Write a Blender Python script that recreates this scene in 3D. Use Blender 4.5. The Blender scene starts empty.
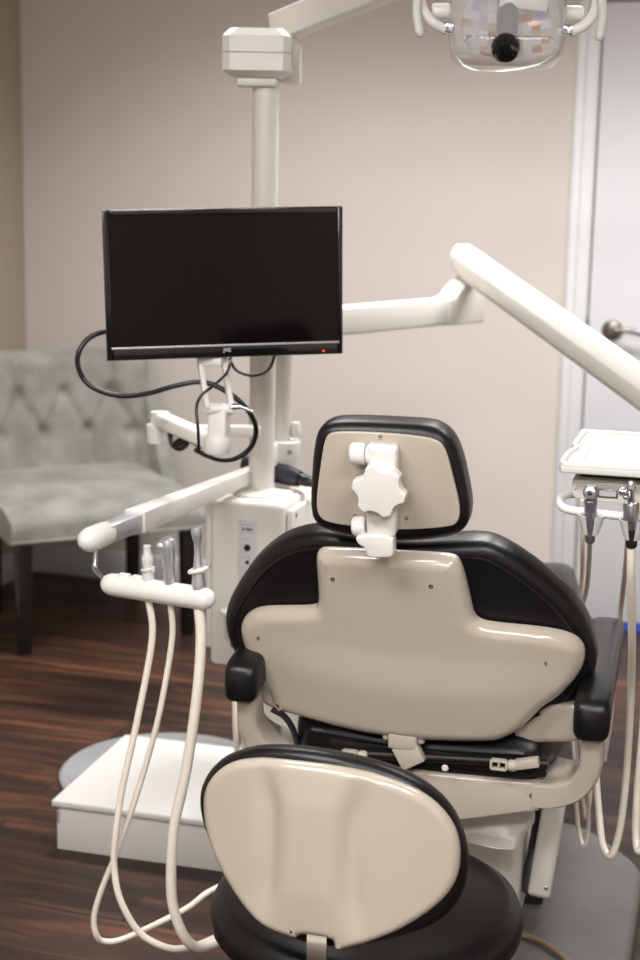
import bpy, bmesh, math
from mathutils import Vector as V, Matrix

PI = math.pi
S = bpy.context.scene
C = S.collection

# ------------------------------------------------------------------ camera
F = 1550.0
CAMZ = 1.5
YAW, PITCH, ROLL = math.radians(17), math.radians(11.3), math.radians(1.1)
FWD2 = V((-math.sin(YAW), math.cos(YAW), 0))
R0 = V((math.cos(YAW), math.sin(YAW), 0))
FW = FWD2 * math.cos(PITCH) + V((0, 0, -math.sin(PITCH)))
U0 = R0.cross(FW)
RT = R0 * math.cos(ROLL) + U0 * math.sin(ROLL)
UP = -R0 * math.sin(ROLL) + U0 * math.cos(ROLL)
CAM = V((0, 0, CAMZ))


def ray(px, py):
    return FW + RT * ((px - 320) / F) + UP * ((480 - py) / F)


def at(px, py, Y):
    r = ray(px, py)
    return CAM + r * (Y / r.dot(FWD2))


def atz(px, py, z):
    r = ray(px, py)
    return CAM + r * ((z - CAMZ) / r.z)


def hit(px, py, p, n):
    r = ray(px, py)
    return CAM + r * ((p - CAM).dot(n) / r.dot(n))


cd = bpy.data.cameras.new('camera')
co = bpy.data.objects.new('camera', cd)
C.objects.link(co)
co.matrix_world = Matrix.Translation(CAM) @ Matrix((RT, UP, -FW)).transposed().to_4x4()
cd.sensor_fit = 'VERTICAL'
cd.sensor_height = 36
cd.lens = 36 * F / 960
cd.clip_start = .05
cd.dof.use_dof = True
cd.dof.focus_distance = 2.48
cd.dof.aperture_fstop = 4.0
S.camera = co


# ------------------------------------------------------------------ materials
def lin(c):
    c /= 255
    return c / 12.92 if c <= .04045 else ((c + .055) / 1.055) ** 2.4


def rgb(r, g, b):
    return (lin(r), lin(g), lin(b), 1)


def mat(name, col, rough=.4, metal=0, coat=0, bump=0, bscale=200, mottled=None, mscale=8, spec=.5):
    m = bpy.data.materials.new(name)
    m.use_nodes = True
    nt = m.node_tree
    p = nt.nodes['Principled BSDF']
    p.inputs['Base Color'].default_value = col
    p.inputs['Roughness'].default_value = rough
    p.inputs['Metallic'].default_value = metal
    p.inputs['Coat Weight'].default_value = coat
    p.inputs['Specular IOR Level'].default_value = spec
    tc = nt.nodes.new('ShaderNodeTexCoord')
    if bump:
        n = nt.nodes.new('ShaderNodeTexNoise')
        n.inputs['Scale'].default_value = bscale
        n.inputs['Detail'].default_value = 3
        b = nt.nodes.new('ShaderNodeBump')
        b.inputs['Strength'].default_value = bump
        b.inputs['Distance'].default_value = .002
        nt.links.new(tc.outputs['Object'], n.inputs['Vector'])
        nt.links.new(n.outputs['Fac'], b.inputs['Height'])
        nt.links.new(b.outputs['Normal'], p.inputs['Normal'])
    if mottled:
        n = nt.nodes.new('ShaderNodeTexNoise')
        n.inputs['Scale'].default_value = mscale
        n.inputs['Detail'].default_value = 5
        r = nt.nodes.new('ShaderNodeValToRGB')
        r.color_ramp.elements[0].color = col
        r.color_ramp.elements[1].color = mottled
        r.color_ramp.elements[0].position = .35
        r.color_ramp.elements[1].position = .68
        nt.links.new(tc.outputs['Object'], n.inputs['Vector'])
        nt.links.new(n.outputs['Fac'], r.inputs['Fac'])
        nt.links.new(r.outputs['Color'], p.inputs['Base Color'])
    return m


WHITE = mat('white_plastic', rgb(224, 222, 218), .32, bump=.03, bscale=400)
BOXW = mat('off_white_powder_coat', rgb(205, 204, 202), .4, bump=.03, bscale=400)
MECH = mat('cream_enamel_shaded', rgb(176, 168, 155), .45)  # darker cream; the dimness below the backrest is put into the colour
CREAM = mat('cream_enamel', rgb(216, 212, 205), .35, bump=.03, bscale=300)
SHELL = mat('cream_gloss_shell', rgb(180, 170, 157), .2, coat=.4, bump=.02, bscale=60)
BLACK = mat('black_vinyl', rgb(12, 12, 14), .36, bump=.12, bscale=260, spec=.4)
BLACKP = mat('black_plastic', rgb(18, 18, 21), .3)
GLOSSB = mat('gloss_black_bezel', rgb(16, 17, 20), .12, coat=.5)
SCREEN = mat('dark_screen', rgb(13, 7, 9), .1, spec=.28)
CHROME = mat('chrome', rgb(205, 205, 208), .14, 1)
NICKEL = mat('satin_nickel', rgb(140, 134, 128), .25, 1)
WALLP_SHADED = mat('taupe_wall_paint_shaded', rgb(165, 153, 137), .75, bump=.08, bscale=160)  # back wall's paint with the left wall's shade put into the colour
STEEL = mat('brushed_steel', rgb(165, 167, 172), .3, 1, bump=.05, bscale=500)
ALU = mat('satin_aluminium', rgb(206, 208, 212), .34, .75)
DSTEEL = mat('dark_grip_steel', rgb(138, 141, 150), .3, .8)
GREYP = mat('grey_panel', rgb(196, 196, 198), .4)
LGREY = mat('light_grey_plastic', rgb(205, 206, 205), .4)
HOSE = mat('beige_hose', rgb(226, 219, 206), .42)
BROWNH = mat('brown_hose', rgb(112, 94, 72), .4)
CABLE = mat('black_cable', rgb(20, 20, 22), .35)
BASEG = mat('grey_base_plate', rgb(74, 71, 68), .26, mottled=rgb(88, 85, 81), mscale=4)
VELVET = mat('grey_velvet', rgb(106, 106, 102), .85, mottled=rgb(136, 135, 130), mscale=9, bump=.25, bscale=90)
VELVET.node_tree.nodes['Principled BSDF'].inputs['Sheen Weight'].default_value = .3
DWOOD = mat('black_wood', rgb(10, 8, 8), .4, mottled=rgb(16, 12, 11), mscale=30)
DOORP = mat('white_door_paint', rgb(203, 203, 207), .4, bump=.02, bscale=80)
TRIMP = mat('white_trim_paint', rgb(206, 206, 209), .38)
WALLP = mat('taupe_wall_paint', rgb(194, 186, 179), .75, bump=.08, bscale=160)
CEILP = mat('ceiling_paint', rgb(225, 222, 216), .9, bump=.1, bscale=120)
BLUE = mat('blue_tape', rgb(48, 82, 170), .5)
YELLOW = mat('yellow_plastic', rgb(245, 205, 20), .35)
INK = mat('black_ink', rgb(20, 20, 24), .5)
LINK_ = mat('grey_ink', rgb(150, 150, 152), .5)
WINK = mat('silver_ink', rgb(225, 226, 230), .4)
RIBBED = mat('ribbed_grey_rubber', rgb(140, 141, 143), .5)
DARKG = mat('dark_metal_works', rgb(34, 32, 31), .45, .5)


def emis(name, col, s):
    m = mat(name, col)
    p = m.node_tree.nodes['Principled BSDF']
    p.inputs['Emission Color'].default_value = col
    p.inputs['Emission Strength'].default_value = s
    return m


LED = emis('red_led', rgb(255, 60, 30), 3)
PANEL = emis('added_panel_diffuser', rgb(255, 248, 240), 3)  # glowing face of the added ceiling panels


def floor_mat():
    m = bpy.data.materials.new('dark_plank_floor')
    m.use_nodes = True
    nt = m.node_tree
    N = nt.nodes
    L = nt.links.new
    p = N['Principled BSDF']
    tc = N.new('ShaderNodeTexCoord')
    br = N.new('ShaderNodeTexBrick')
    br.inputs['Scale'].default_value = 1
    br.inputs['Brick Width'].default_value = 1.22
    br.inputs['Row Height'].default_value = .178
    br.inputs['Mortar Size'].default_value = .0016
    br.inputs['Color1'].default_value = (0, 0, 0, 1)
    br.inputs['Color2'].default_value = (1, 1, 1, 1)
    br.inputs['Mortar'].default_value = (.5, .5, .5, 1)
    br.offset = .37
    L(tc.outputs['Object'], br.inputs['Vector'])
    mp = N.new('ShaderNodeMapping')
    mp.inputs['Scale'].default_value = (1.5, 15, 1)
    L(tc.outputs['Object'], mp.inputs['Vector'])
    off = N.new('ShaderNodeVectorMath')
    off.operation = 'MULTIPLY_ADD'
    L(br.outputs['Color'], off.inputs[0])
    off.inputs[1].default_value = (9, 31, 3)
    L(mp.outputs['Vector'], off.inputs[2])
    n1 = N.new('ShaderNodeTexNoise')
    n1.inputs['Scale'].default_value = 1.5
    n1.inputs['Detail'].default_value = 8
    n1.inputs['Roughness'].default_value = .65
    n1.inputs['Distortion'].default_value = .6
    L(off.outputs['Vector'], n1.inputs['Vector'])
    r = N.new('ShaderNodeValToRGB')
    cr = r.color_ramp
    cr.elements[0].position = .3
    cr.elements[0].color = rgb(36, 26, 23)
    cr.elements[1].position = .78
    cr.elements[1].color = rgb(142, 100, 70)
    e = cr.elements.new(.5)
    e.color = rgb(64, 45, 37)
    e = cr.elements.new(.62)
    e.color = rgb(98, 66, 49)
    L(n1.outputs['Fac'], r.inputs['Fac'])
    n2 = N.new('ShaderNodeTexNoise')
    n2.inputs['Scale'].default_value = 1.1
    n2.inputs['Detail'].default_value = 4
    mp2 = N.new('ShaderNodeMapping')
    mp2.inputs['Scale'].default_value = (1.4, 4.5, 1)
    L(tc.outputs['Object'], mp2.inputs['Vector'])
    L(mp2.outputs['Vector'], n2.inputs['Vector'])
    r2 = N.new('ShaderNodeValToRGB')
    r2.color_ramp.elements[0].position = .35
    r2.color_ramp.elements[0].color = (.45, .43, .46, 1)
    r2.color_ramp.elements[1].position = .68
    r2.color_ramp.elements[1].color = (1.25, 1.12, 1.0, 1)
    L(n2.outputs['Fac'], r2.inputs['Fac'])
    mx = N.new('ShaderNodeMix')
    mx.data_type = 'RGBA'
    mx.blend_type = 'MULTIPLY'
    mx.inputs[0].default_value = 1
    L(r.outputs['Color'], mx.inputs[6])
    L(r2.outputs['Color'], mx.inputs[7])
    r3 = N.new('ShaderNodeMapRange')
    L(br.outputs['Color'], r3.inputs['Value'])
    r3.inputs['To Min'].default_value = .5
    r3.inputs['To Max'].default_value = 1.0
    m2 = N.new('ShaderNodeMix')
    m2.data_type = 'RGBA'
    m2.blend_type = 'MULTIPLY'
    m2.inputs[0].default_value = 1
    L(mx.outputs[2], m2.inputs[6])
    L(r3.outputs['Result'], m2.inputs[7])
    m3 = N.new('ShaderNodeMix')
    m3.data_type = 'RGBA'
    L(br.outputs['Fac'], m3.inputs[0])
    L(m2.outputs[2], m3.inputs[6])
    m3.inputs[7].default_value = rgb(20, 13, 12)
    L(m3.outputs[2], p.inputs['Base Color'])
    p.inputs['Roughness'].default_value = .42
    p.inputs['Specular IOR Level'].default_value = .3
    b = N.new('ShaderNodeBump')
    b.inputs['Strength'].default_value = .25
    b.inputs['Distance'].default_value = .002
    L(n1.outputs['Fac'], b.inputs['Height'])
    L(b.outputs['Normal'], p.inputs['Normal'])
    return m


FLOORM = floor_mat()


def clear_mat(name, tint, refl, rough=.03):
    """thin clear plastic: mostly see-through with a gloss"""
    m = bpy.data.materials.new(name)
    m.use_nodes = True
    nt = m.node_tree
    nt.nodes.clear()
    o = nt.nodes.new('ShaderNodeOutputMaterial')
    t = nt.nodes.new('ShaderNodeBsdfTransparent')
    t.inputs[0].default_value = tint
    g = nt.nodes.new('ShaderNodeBsdfGlossy')
    g.inputs['Roughness'].default_value = rough
    fr = nt.nodes.new('ShaderNodeLayerWeight')
    fr.inputs['Blend'].default_value = refl
    df = nt.nodes.new('ShaderNodeBsdfDiffuse')
    df.inputs[0].default_value = (.9, .9, .92, 1)
    hz = nt.nodes.new('ShaderNodeMixShader')
    hz.inputs[0].default_value = .24
    nt.links.new(t.outputs[0], hz.inputs[1])
    nt.links.new(df.outputs[0], hz.inputs[2])
    mx = nt.nodes.new('ShaderNodeMixShader')
    nt.links.new(fr.outputs['Facing'], mx.inputs[0])
    nt.links.new(hz.outputs[0], mx.inputs[1])
    nt.links.new(g.outputs[0], mx.inputs[2])
    nt.links.new(mx.outputs[0], o.inputs[0])
    return m


CLEAR = clear_mat('clear_shield', (.93, .93, .94, 1), .22)


def facet_mat():
    """dichroic reflector: thin coated facets, part see-through, warm and cool tints"""
    m = bpy.data.materials.new('dichroic_reflector')
    m.use_nodes = True
    nt = m.node_tree
    N = nt.nodes
    L = nt.links.new
    N.clear()
    o = N.new('ShaderNodeOutputMaterial')
    t = N.new('ShaderNodeBsdfTransparent')
    t.inputs[0].default_value = (.9, .9, .92, 1)
    g = N.new('ShaderNodeBsdfPrincipled')
    g.inputs['Roughness'].default_value = .12
    g.inputs['Metallic'].default_value = .15
    tc = N.new('ShaderNodeTexCoord')
    mp = N.new('ShaderNodeMapping')
    mp.inputs['Scale'].default_value = (62, 62, 62)
    fl = N.new('ShaderNodeVectorMath')
    fl.operation = 'FLOOR'
    wn = N.new('ShaderNodeTexWhiteNoise')
    L(tc.outputs['UV'], mp.inputs['Vector'])
    L(mp.outputs['Vector'], fl.inputs[0])
    L(fl.outputs['Vector'], wn.inputs['Vector'])
    r = N.new('ShaderNodeValToRGB')
    r.color_ramp.interpolation = 'CONSTANT'
    e = r.color_ramp.elements
    e[0].color = rgb(228, 228, 232)
    e[1].position = .36
    e[1].color = rgb(214, 172, 118)
    for pos, c in ((.55, rgb(240, 240, 244)), (.74, rgb(176, 184, 214)), (.88, rgb(190, 132, 70))):
        x = e.new(pos)
        x.color = c
    L(wn.outputs['Value'], r.inputs['Fac'])
    L(r.outputs['Color'], g.inputs['Base Color'])
    mx = N.new('ShaderNodeMixShader')
    r2 = N.new('ShaderNodeMapRange')
    L(wn.outputs['Value'], r2.inputs['Value'])
    r2.inputs['To Min'].default_value = .12
    r2.inputs['To Max'].default_value = .75
    L(r2.outputs['Result'], mx.inputs[0])
    L(t.outputs[0], mx.inputs[1])
    L(g.outputs[0], mx.inputs[2])
    L(mx.outputs[0], o.inputs[0])
    return m


FACET = facet_mat()


# ------------------------------------------------------------------ mesh helpers
def nb():
    return bmesh.new()


def obj(name, b, m, parent=None, ang=38, recalc=True, flat=False):
    if recalc:
        bmesh.ops.recalc_face_normals(b, faces=b.faces)
    me = bpy.data.meshes.new(name)
    b.to_mesh(me)
    b.free()
    me.materials.append(m)
    if not flat:
        me.shade_smooth()
        me.set_sharp_from_angle(angle=math.radians(ang))
    o = bpy.data.objects.new(name, me)
    C.objects.link(o)
    if parent:
        o.parent = parent
    return o


def thing(name, label, cat, loc=(0, 0, 0), yaw=0, group=None):
    o = bpy.data.objects.new(name, None)
    C.objects.link(o)
    o.empty_display_size = .1
    M = Matrix.Translation(V(loc)) @ Matrix.Rotation(yaw, 4, 'Z')
    o.matrix_world = M
    o['label'] = label
    o['category'] = cat
    if group:
        o['group'] = group
    MW[o.name] = M
    return o


MW = {}


def lo(t, p):
    return MW[t.name].inverted() @ V(p)


def tag(o, label, cat, group=None):
    o['label'] = label
    o['category'] = cat
    if group:
        o['group'] = group
    return o


def struct(o):
    o['kind'] = 'structure'
    return o


def add(b, t):
    """merge temp bmesh t into b"""
    me = bpy.data.meshes.new('tmp')
    t.to_mesh(me)
    b.from_mesh(me)
    bpy.data.meshes.remove(me)
    t.free()


def rbox(b, c, size, bev=.004, seg=2, rot=None, taper=None):
    t = nb()
    bmesh.ops.create_cube(t, size=1)
    for v in t.verts:
        v.co = V((v.co.x * size[0], v.co.y * size[1], v.co.z * size[2]))
        if taper and v.co.z > 0:
            v.co.x *= taper[0]
            v.co.y *= taper[1]
    if bev > 0:
        bmesh.ops.bevel(t, geom=t.edges[:], offset=min(bev, min(size) * .49), segments=seg, profile=.5, affect='EDGES')
    M = Matrix.Translation(V(c))
    if rot:
        M = M @ rot.to_4x4()
    t.transform(M)
    add(b, t)
    return b


def axes(d, up=V((0, 0, 1))):
    d = V(d).normalized()
    if abs(d.dot(up)) > .98:
        up = V((0, 1, 0))
    x = d.cross(up).normalized()
    z = x.cross(d)
    return Matrix((x, d, z)).transposed()


def bar(b, p0, p1, w, h, bev=.004, seg=2, up=V((0, 0, 1))):
    p0, p1 = V(p0), V(p1)
    return rbox(b, (p0 + p1) / 2, (w, (p1 - p0).length, h), bev, seg, axes(p1 - p0, up))


def tube(b, pts, r, n=10, caps=True, closed=False, scale2=None):
    pts = [V(p) for p in pts]
    m = len(pts)
    rs = r if isinstance(r, (list, tuple)) else [r] * m
    tang = []
    for i in range(m):
        if closed:
            d = pts[(i + 1) % m] - pts[i - 1]
        else:
            d = pts[min(i + 1, m - 1)] - pts[max(i - 1, 0)]
        tang.append(d.normalized())
    nrm = tang[0].orthogonal().normalized()
    rings = []
    for i in range(m):
        nrm = (nrm - tang[i] * nrm.dot(tang[i])).normalized()
        bi = tang[i].cross(nrm)
        rings.append([b.verts.new(pts[i] + (nrm * math.cos(a) + bi * math.sin(a)) * rs[i])
                      for a in [2 * PI * k / n for k in range(n)]])
    for i in range(m if closed else m - 1):
        A, B = rings[i], rings[(i + 1) % m]
        for k in range(n):
            b.faces.new((A[k], A[(k + 1) % n], B[(k + 1) % n], B[k]))
    if caps and not closed:
        b.faces.new(rings[0][::-1])
        b.faces.new(rings[-1])
    return b


def spl(pts, n=8, closed=False):
    pts = [V(p) for p in pts]
    m = len(pts)
    out = []
    for i in range(m if closed else m - 1):
        if closed:
            p0, p1, p2, p3 = pts[i - 1], pts[i], pts[(i + 1) % m], pts[(i + 2) % m]
        else:
            p1, p2 = pts[i], pts[i + 1]
            p0 = pts[i - 1] if i else p1 * 2 - p2
            p3 = pts[i + 2] if i + 2 < m else p2 * 2 - p1
        for k in range(n):
            t = k / n
            out.append(.5 * (2 * p1 + (p2 - p0) * t + (2 * p0 - 5 * p1 + 4 * p2 - p3) * t * t + (3 * p1 - p0 - 3 * p2 + p3) * t ** 3))
    if not closed:
        out.append(pts[-1])
    return out


def lathe(b, prof, o=(0, 0, 0), d=(0, 0, 1), n=24):
    """prof = [(radius, height)] about axis d from o"""
    o = V(o)
    Mx = axes(V(d))
    X, D, Z = Mx.col[0], Mx.col[1], Mx.col[2]
    rings = []
    for r, h in prof:
        if r < 1e-6:
            rings.append([b.verts.new(o + D * h)])
        else:
            rings.append([b.verts.new(o + D * h + (X * math.cos(a) + Z * math.sin(a)) * r) for a in [2 * PI * k / n for k in range(n)]])
    for A, B in zip(rings, rings[1:]):
        for k in range(n):
            k2 = (k + 1) % n
            if len(A) == 1 and len(B) == 1:
                continue
            if len(A) == 1:
                b.faces.new((A[0], B[k2], B[k]))
            elif len(B) == 1:
                b.faces.new((A[k], A[k2], B[0]))
            else:
                b.faces.new((A[k], A[k2], B[k2], B[k]))
    if len(rings[0]) > 1:
        b.faces.new(rings[0][::-1])
    if len(rings[-1]) > 1:
        b.faces.new(rings[-1])
    return b


def smooth2(pts, it=2):
    for _ in range(it):
        q = []
        for i in range(len(pts)):
            a, c = pts[i], pts[(i + 1) % len(pts)]
            q.append((a[0] * .75 + c[0] * .25, a[1] * .75 + c[1] * .25))
            q.append((a[0] * .25 + c[0] * .75, a[1] * .25 + c[1] * .75))
        pts = q
    return pts


def area2(p):
    return sum(p[i][0] * p[(i + 1) % len(p)][1] - p[(i + 1) % len(p)][0] * p[i][1] for i in range(len(p))) / 2


def inset2(p, d):
    """offset a ccw outline inwards by d"""
    n = len(p)
    out = []
    for i in range(n):
        a, c, e = V(p[i - 1]), V(p[i]), V(p[(i + 1) % n])
        d1, d2 = (c - a), (e - c)
        d1 = d1.normalized() if d1.length > 1e-9 else d2.normalized()
        d2 = d2.normalized() if d2.length > 1e-9 else d1
        n1, n2 = V((-d1.y, d1.x)), V((-d2.y, d2.x))
        m = n1 + n2
        m = m.normalized() if m.length > 1e-6 else n1
        k = max(.5, m.dot(n1))
        out.append((c.x + m.x * d / k, c.y + m.y * d / k))
    return out


def slab(b, out, w0, w1, r0, r1, fn, cuts=None, seg=4, bend=None):
    """solid from a 2D outline between w0 (camera side) and w1, edges rounded by r0, r1; fn maps (u,v,w) to local"""
    if area2(out) < 0:
        out = out[::-1]
    t = nb()
    prof = []
    for k in range(seg + 1):
        a = PI / 2 * k / seg
        prof.append((r0 * (1 - math.sin(a)), w0 + r0 * (1 - math.cos(a))))
    for k in range(seg + 1):
        a = PI / 2 * k / seg
        prof.append((r1 * (1 - math.cos(a)), w1 - r1 * (1 - math.sin(a))))
    rings = []
    for ins, w in prof:
        o = inset2(out, ins) if ins > 1e-7 else out
        rings.append([t.verts.new((u, v, w)) for u, v in o])
    n = len(out)
    for A, B in zip(rings, rings[1:]):
        for k in range(n):
            t.faces.new((A[k], A[(k + 1) % n], B[(k + 1) % n], B[k]))
    t.faces.new(rings[0][::-1])
    t.faces.new(rings[-1])
    if cuts:
        us = [v.co.x for v in t.verts]
        vs = [v.co.y for v in t.verts]
        for ax, (lo_, hi_) in ((0, (min(us), max(us))), (1, (min(vs), max(vs)))):
            k = lo_ + cuts
            while k < hi_:
                no = (1, 0, 0) if ax == 0 else (0, 1, 0)
                pc = (k, 0, 0) if ax == 0 else (0, k, 0)
                bmesh.ops.bisect_plane(t, geom=t.verts[:] + t.edges[:] + t.faces[:], dist=1e-6, plane_co=pc, plane_no=no)
                k += cuts
    for v in t.verts:
        u, vv, w = v.co
        if bend:
            w += bend(u, vv, w)
        v.co = fn(u, vv, w)
    bmesh.ops.recalc_face_normals(t, faces=t.faces)
    add(b, t)
    return b


class Plane:
    """a board standing in the room: centre, heading and lean; converts photo points to its own flat coordinates"""

    def __init__(s, c, yaw, lean, roll=0):
        s.c = V(c)
        X = V((math.cos(yaw), math.sin(yaw), 0))
        Y = V((-math.sin(yaw), math.cos(yaw), 0))
        s.U = V((0, 0, math.cos(lean))) - Y * math.sin(lean)
        s.X = X
        s.N = X.cross(s.U) * -1
        if s.N.dot(Y) < 0:
            s.N = -s.N
        if roll:
            X2 = s.X * math.cos(roll) + s.U * math.sin(roll)
            s.U = s.U * math.cos(roll) - s.X * math.sin(roll)
            s.X = X2

    def uv(s, px, py, bend=None, w=0):
        off = w
        for _ in range(3):
            p = hit(px, py, s.c + s.N * off, s.N) - s.c
            u, v = p.dot(s.X), p.dot(s.U)
            off = w + (bend(u, v, 0) if bend else 0)
        return (u, v)

    def pt(s, u, v, w=0):
        return s.c + s.X * u + s.U * v + s.N * w

    def fn(s, t):
        Mi = MW[t.name].inverted()
        return lambda u, v, w: Mi @ s.pt(u, v, w)

    def trace(s, pix, it=2, bend=None, w=0):
        return smooth2([s.uv(x, y, bend, w) for x, y in pix], it)


def text_obj(name, s, size, m, parent, M, extrude=.0004):
    cu = bpy.data.curves.new(name, 'FONT')
    cu.body = s
    cu.size = size
    cu.align_x = 'CENTER'
    cu.align_y = 'CENTER'
    cu.extrude = extrude
    cu.offset = size * .018
    o = bpy.data.objects.new(name + '_tmp', cu)
    C.objects.link(o)
    dg = bpy.context.evaluated_depsgraph_get()
    me = bpy.data.meshes.new_from_object(o.evaluated_get(dg))
    bpy.data.objects.remove(o)
    me.name = name
    me.transform(M)
    me.materials.clear()
    me.materials.append(m)
    t = bpy.data.objects.new(name, me)
    C.objects.link(t)
    t.parent = parent
    return t


def pmat(pl, t, u, v, w):
    """matrix laying text on plane pl at (u,v,w), facing the camera side, in thing t's frame"""
    M = Matrix((pl.X, pl.U, -pl.N)).transposed().to_4x4()
    M.translation = pl.pt(u, v, w)
    return MW[t.name].inverted() @ M


def screw(name, parent, p, n, r=.0045, m=None):
    b = nb()
    lathe(b, [(r, 0), (r, .001), (r * .8, .0022), (r * .35, .0024), (r * .3, .0012), (0, .0012)], p, n, 14)
    return obj(name, b, m or STEEL, parent)


# ------------------------------------------------------------------ room
WY = 5.10


def onwall0(px, py):
    return round(hit(px, py, V((0, WY, 0)), V((0, 1, 0))).x, 3)


XL, XR, YB, CZ = onwall0(23, 170), 2.35, -1.9, 2.65
WN = V((0, 1, 0))


def onwall(px, py, y=WY):
    return hit(px, py, V((0, y, 0)), WN)


def box(name, lo_, hi_, m, parent=None, bev=0):
    b = nb()
    a, c = V(lo_), V(hi_)
    rbox(b, (a + c) / 2, c - a, bev)
    return obj(name, b, m, parent)


struct(box('floor', (XL - .1, YB - .1, -.1), (XR + .1, WY + .1, 0), FLOORM))
struct(box('ceiling', (XL - .1, YB - .1, CZ), (XR + .1, WY + .1, CZ + .1), CEILP))
struct(box('wall_left', (XL - .1, YB, 0), (XL, WY, CZ), WALLP_SHADED))
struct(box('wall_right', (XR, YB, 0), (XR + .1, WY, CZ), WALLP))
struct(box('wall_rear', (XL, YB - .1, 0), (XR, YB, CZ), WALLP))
# back wall with the door opening in it
dx0 = onwall(590, 270).x          # left edge of the door leaf
dx1 = dx0 + .86
DH = 2.04
b = nb()
rbox(b, ((XL + dx0) / 2, WY + .06, CZ / 2), (dx0 - XL, .12, CZ), 0)
rbox(b, ((dx1 + XR) / 2, WY + .06, CZ / 2), (XR - dx1, .12, CZ), 0)
rbox(b, ((dx0 + dx1) / 2, WY + .06, (DH + CZ) / 2), (dx1 - dx0, .12, CZ - DH), 0)
struct(obj('wall_back', b, WALLP))
door = struct(box('door_1', (dx0 + .003, WY + .004, .03), (dx1 - .003, WY + .048, DH - .003), DOORP, bev=.003))
cw = .075
for nm, x0, x1, z0, z1 in (('trim_1', dx0 - cw, dx0 - .004, 0, DH), ('trim_2', dx1 + .004, dx1 + cw, 0, DH), ('trim_3', dx0 - cw, dx1 + cw, DH, DH + cw)):
    b = nb()
    rbox(b, ((x0 + x1) / 2, WY - .006, (z0 + z1) / 2), (x1 - x0, .011, z1 - z0), .003)
    if z0 == 0:
        rbox(b, ((x0 + x1) / 2 - .018 * (1 if nm == 'trim_1' else -1), WY - .012, (z0 + z1) / 2), (.03, .013, z1 - z0), .004)
    else:
        rbox(b, ((x0 + x1) / 2, WY - .012, z1 - .02), (x1 - x0, .013, .03), .004)
    struct(obj(nm, b, TRIMP))
struct(box('trim_4', (dx0, WY + .001, .001), (dx1, WY + .03, .028), BLUE))
# lever handle on the door
hp = onwall(612, 330)
b = nb()
lathe(b, [(.034, 0), (.034, .004), (.031, .009), (.016, .012), (.013, .035), (.0, .036)], (hp.x, WY + .004, hp.z), (0, -1, 0), 28)
lever = [(hp.x, WY - .03, hp.z), (hp.x + .02, WY - .047, hp.z + .001), (hp.x + .045, WY - .052, hp.z + .006), (hp.x + .075, WY - .05, hp.z + .002), (hp.x + .1, WY - .045, hp.z - .006), (hp.x + .112, WY - .042, hp.z - .008)]
tube(b, spl(lever, 5), [.011] * 6 + [.009] * 10 + [.008] * 10, 12)
h = obj('door_handle', b, NICKEL, door)
b = nb()
rbox(b, (dx0 + .001, WY - .002, hp.z + .03), (.006, .006, .03), .001)
obj('latch_plate', b, DSTEEL, door)
struct(box('baseboard_back', (XL, WY - .014, 0), (dx0 - cw - .001, WY, .105), TRIMP, bev=.004))
struct(box('baseboard_left', (XL, YB, 0), (XL + .014, WY - .015, .105), TRIMP, bev=.004))

# added ceiling panels, unseen, placed for the light they throw
def added_panel(x, y, lx, ly, label, power, spread):
    t = thing('added_ceiling_light', label, 'ceiling light', (x, y, CZ - .03), 0)
    b = nb()
    for sx in (-1, 1):
        rbox(b, (sx * (lx / 2 + .015), 0, .015), (.03, ly + .06, .03), .003)
        rbox(b, (0, sx * (ly / 2 + .015), .015), (lx, .03, .03), .003)
    obj('frame', b, TRIMP, t)
    b = nb()
    rbox(b, (0, 0, .018), (lx, ly, .008), 0)
    obj('diffuser', b, PANEL, t)
    ld = bpy.data.lights.new('added_panel_lamp', 'AREA')
    ld.shape = 'RECTANGLE'
    ld.size, ld.size_y = lx, ly
    ld.energy = power
    ld.color = (1, .99, .975)
    ld.spread = math.radians(spread)
    l = bpy.data.objects.new('added_panel_lamp', ld)
    l.location = (x, y, CZ - .04)
    C.objects.link(l)


for lx_, lab in ((-1.55, 'added square ceiling wash panel nearest the armchair corner'), (-.55, 'added square ceiling wash panel between the post and the door'), (.45, 'added square ceiling wash panel in front of the door')):
    added_panel(lx_, 3.9, .6, .6, lab, 21, 120)  # added to wash the back wall and leave its top darker
added_panel(-1.3, .75, 1.2, .6, 'added long ceiling fill panel on the camera side, over the left', 40, 180)  # added camera-side fill, brightens upper rims
added_panel(.7, .55, 1.2, .6, 'added long ceiling fill panel on the camera side, over the right', 40, 180)
added_panel(-.2, -1.1, 1.2, .6, 'added long ceiling fill panel farthest back, near the rear wall', 62, 180)  # added frontal fill for the faces turned to the camera


# ------------------------------------------------------------------ dental chair
CY = math.radians(2)
bc = at(415, 645, 2.5)
CH = thing('dental_chair', 'black and cream dental chair seen from behind with upright backrest', 'dental chair', (bc.x, bc.y, 0), CY)
BP = Plane(bc, CY, math.radians(14))
kb = .55
bend = lambda u, v, w: kb * u * u
bfn = BP.fn(CH)

shell_px = [(314, 561), (316, 554), (324, 552), (370, 554), (420, 557), (450, 559), (457, 563), (462, 575), (468, 600), (472, 619), (478, 625), (490, 628),
            (535, 632), (565, 637), (580, 645), (585, 658), (581, 674), (566, 692), (552, 703), (545, 706), (520, 731), (508, 736), (499, 740), (488, 741), (440, 740), (390, 736), (344, 728), (305, 718), (273, 711), (270, 708),
            (269, 694), (262, 684), (250, 667), (241, 645), (238, 630), (243, 619), (256, 612), (280, 611), (312, 611), (317, 606), (316, 585)]
so = BP.trace(shell_px, 2, bend, -.03)
b = nb()


def shell_bend(u, v, w):
    # the pan below the shoulders swells a little towards the back
    s = max(0, min(1, (-.005 - v) / .05))
    s = s * s * (3 - 2 * s)
    return kb * u * u - .012 * s * max(0, 1 - (u / .3) ** 2)


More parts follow.
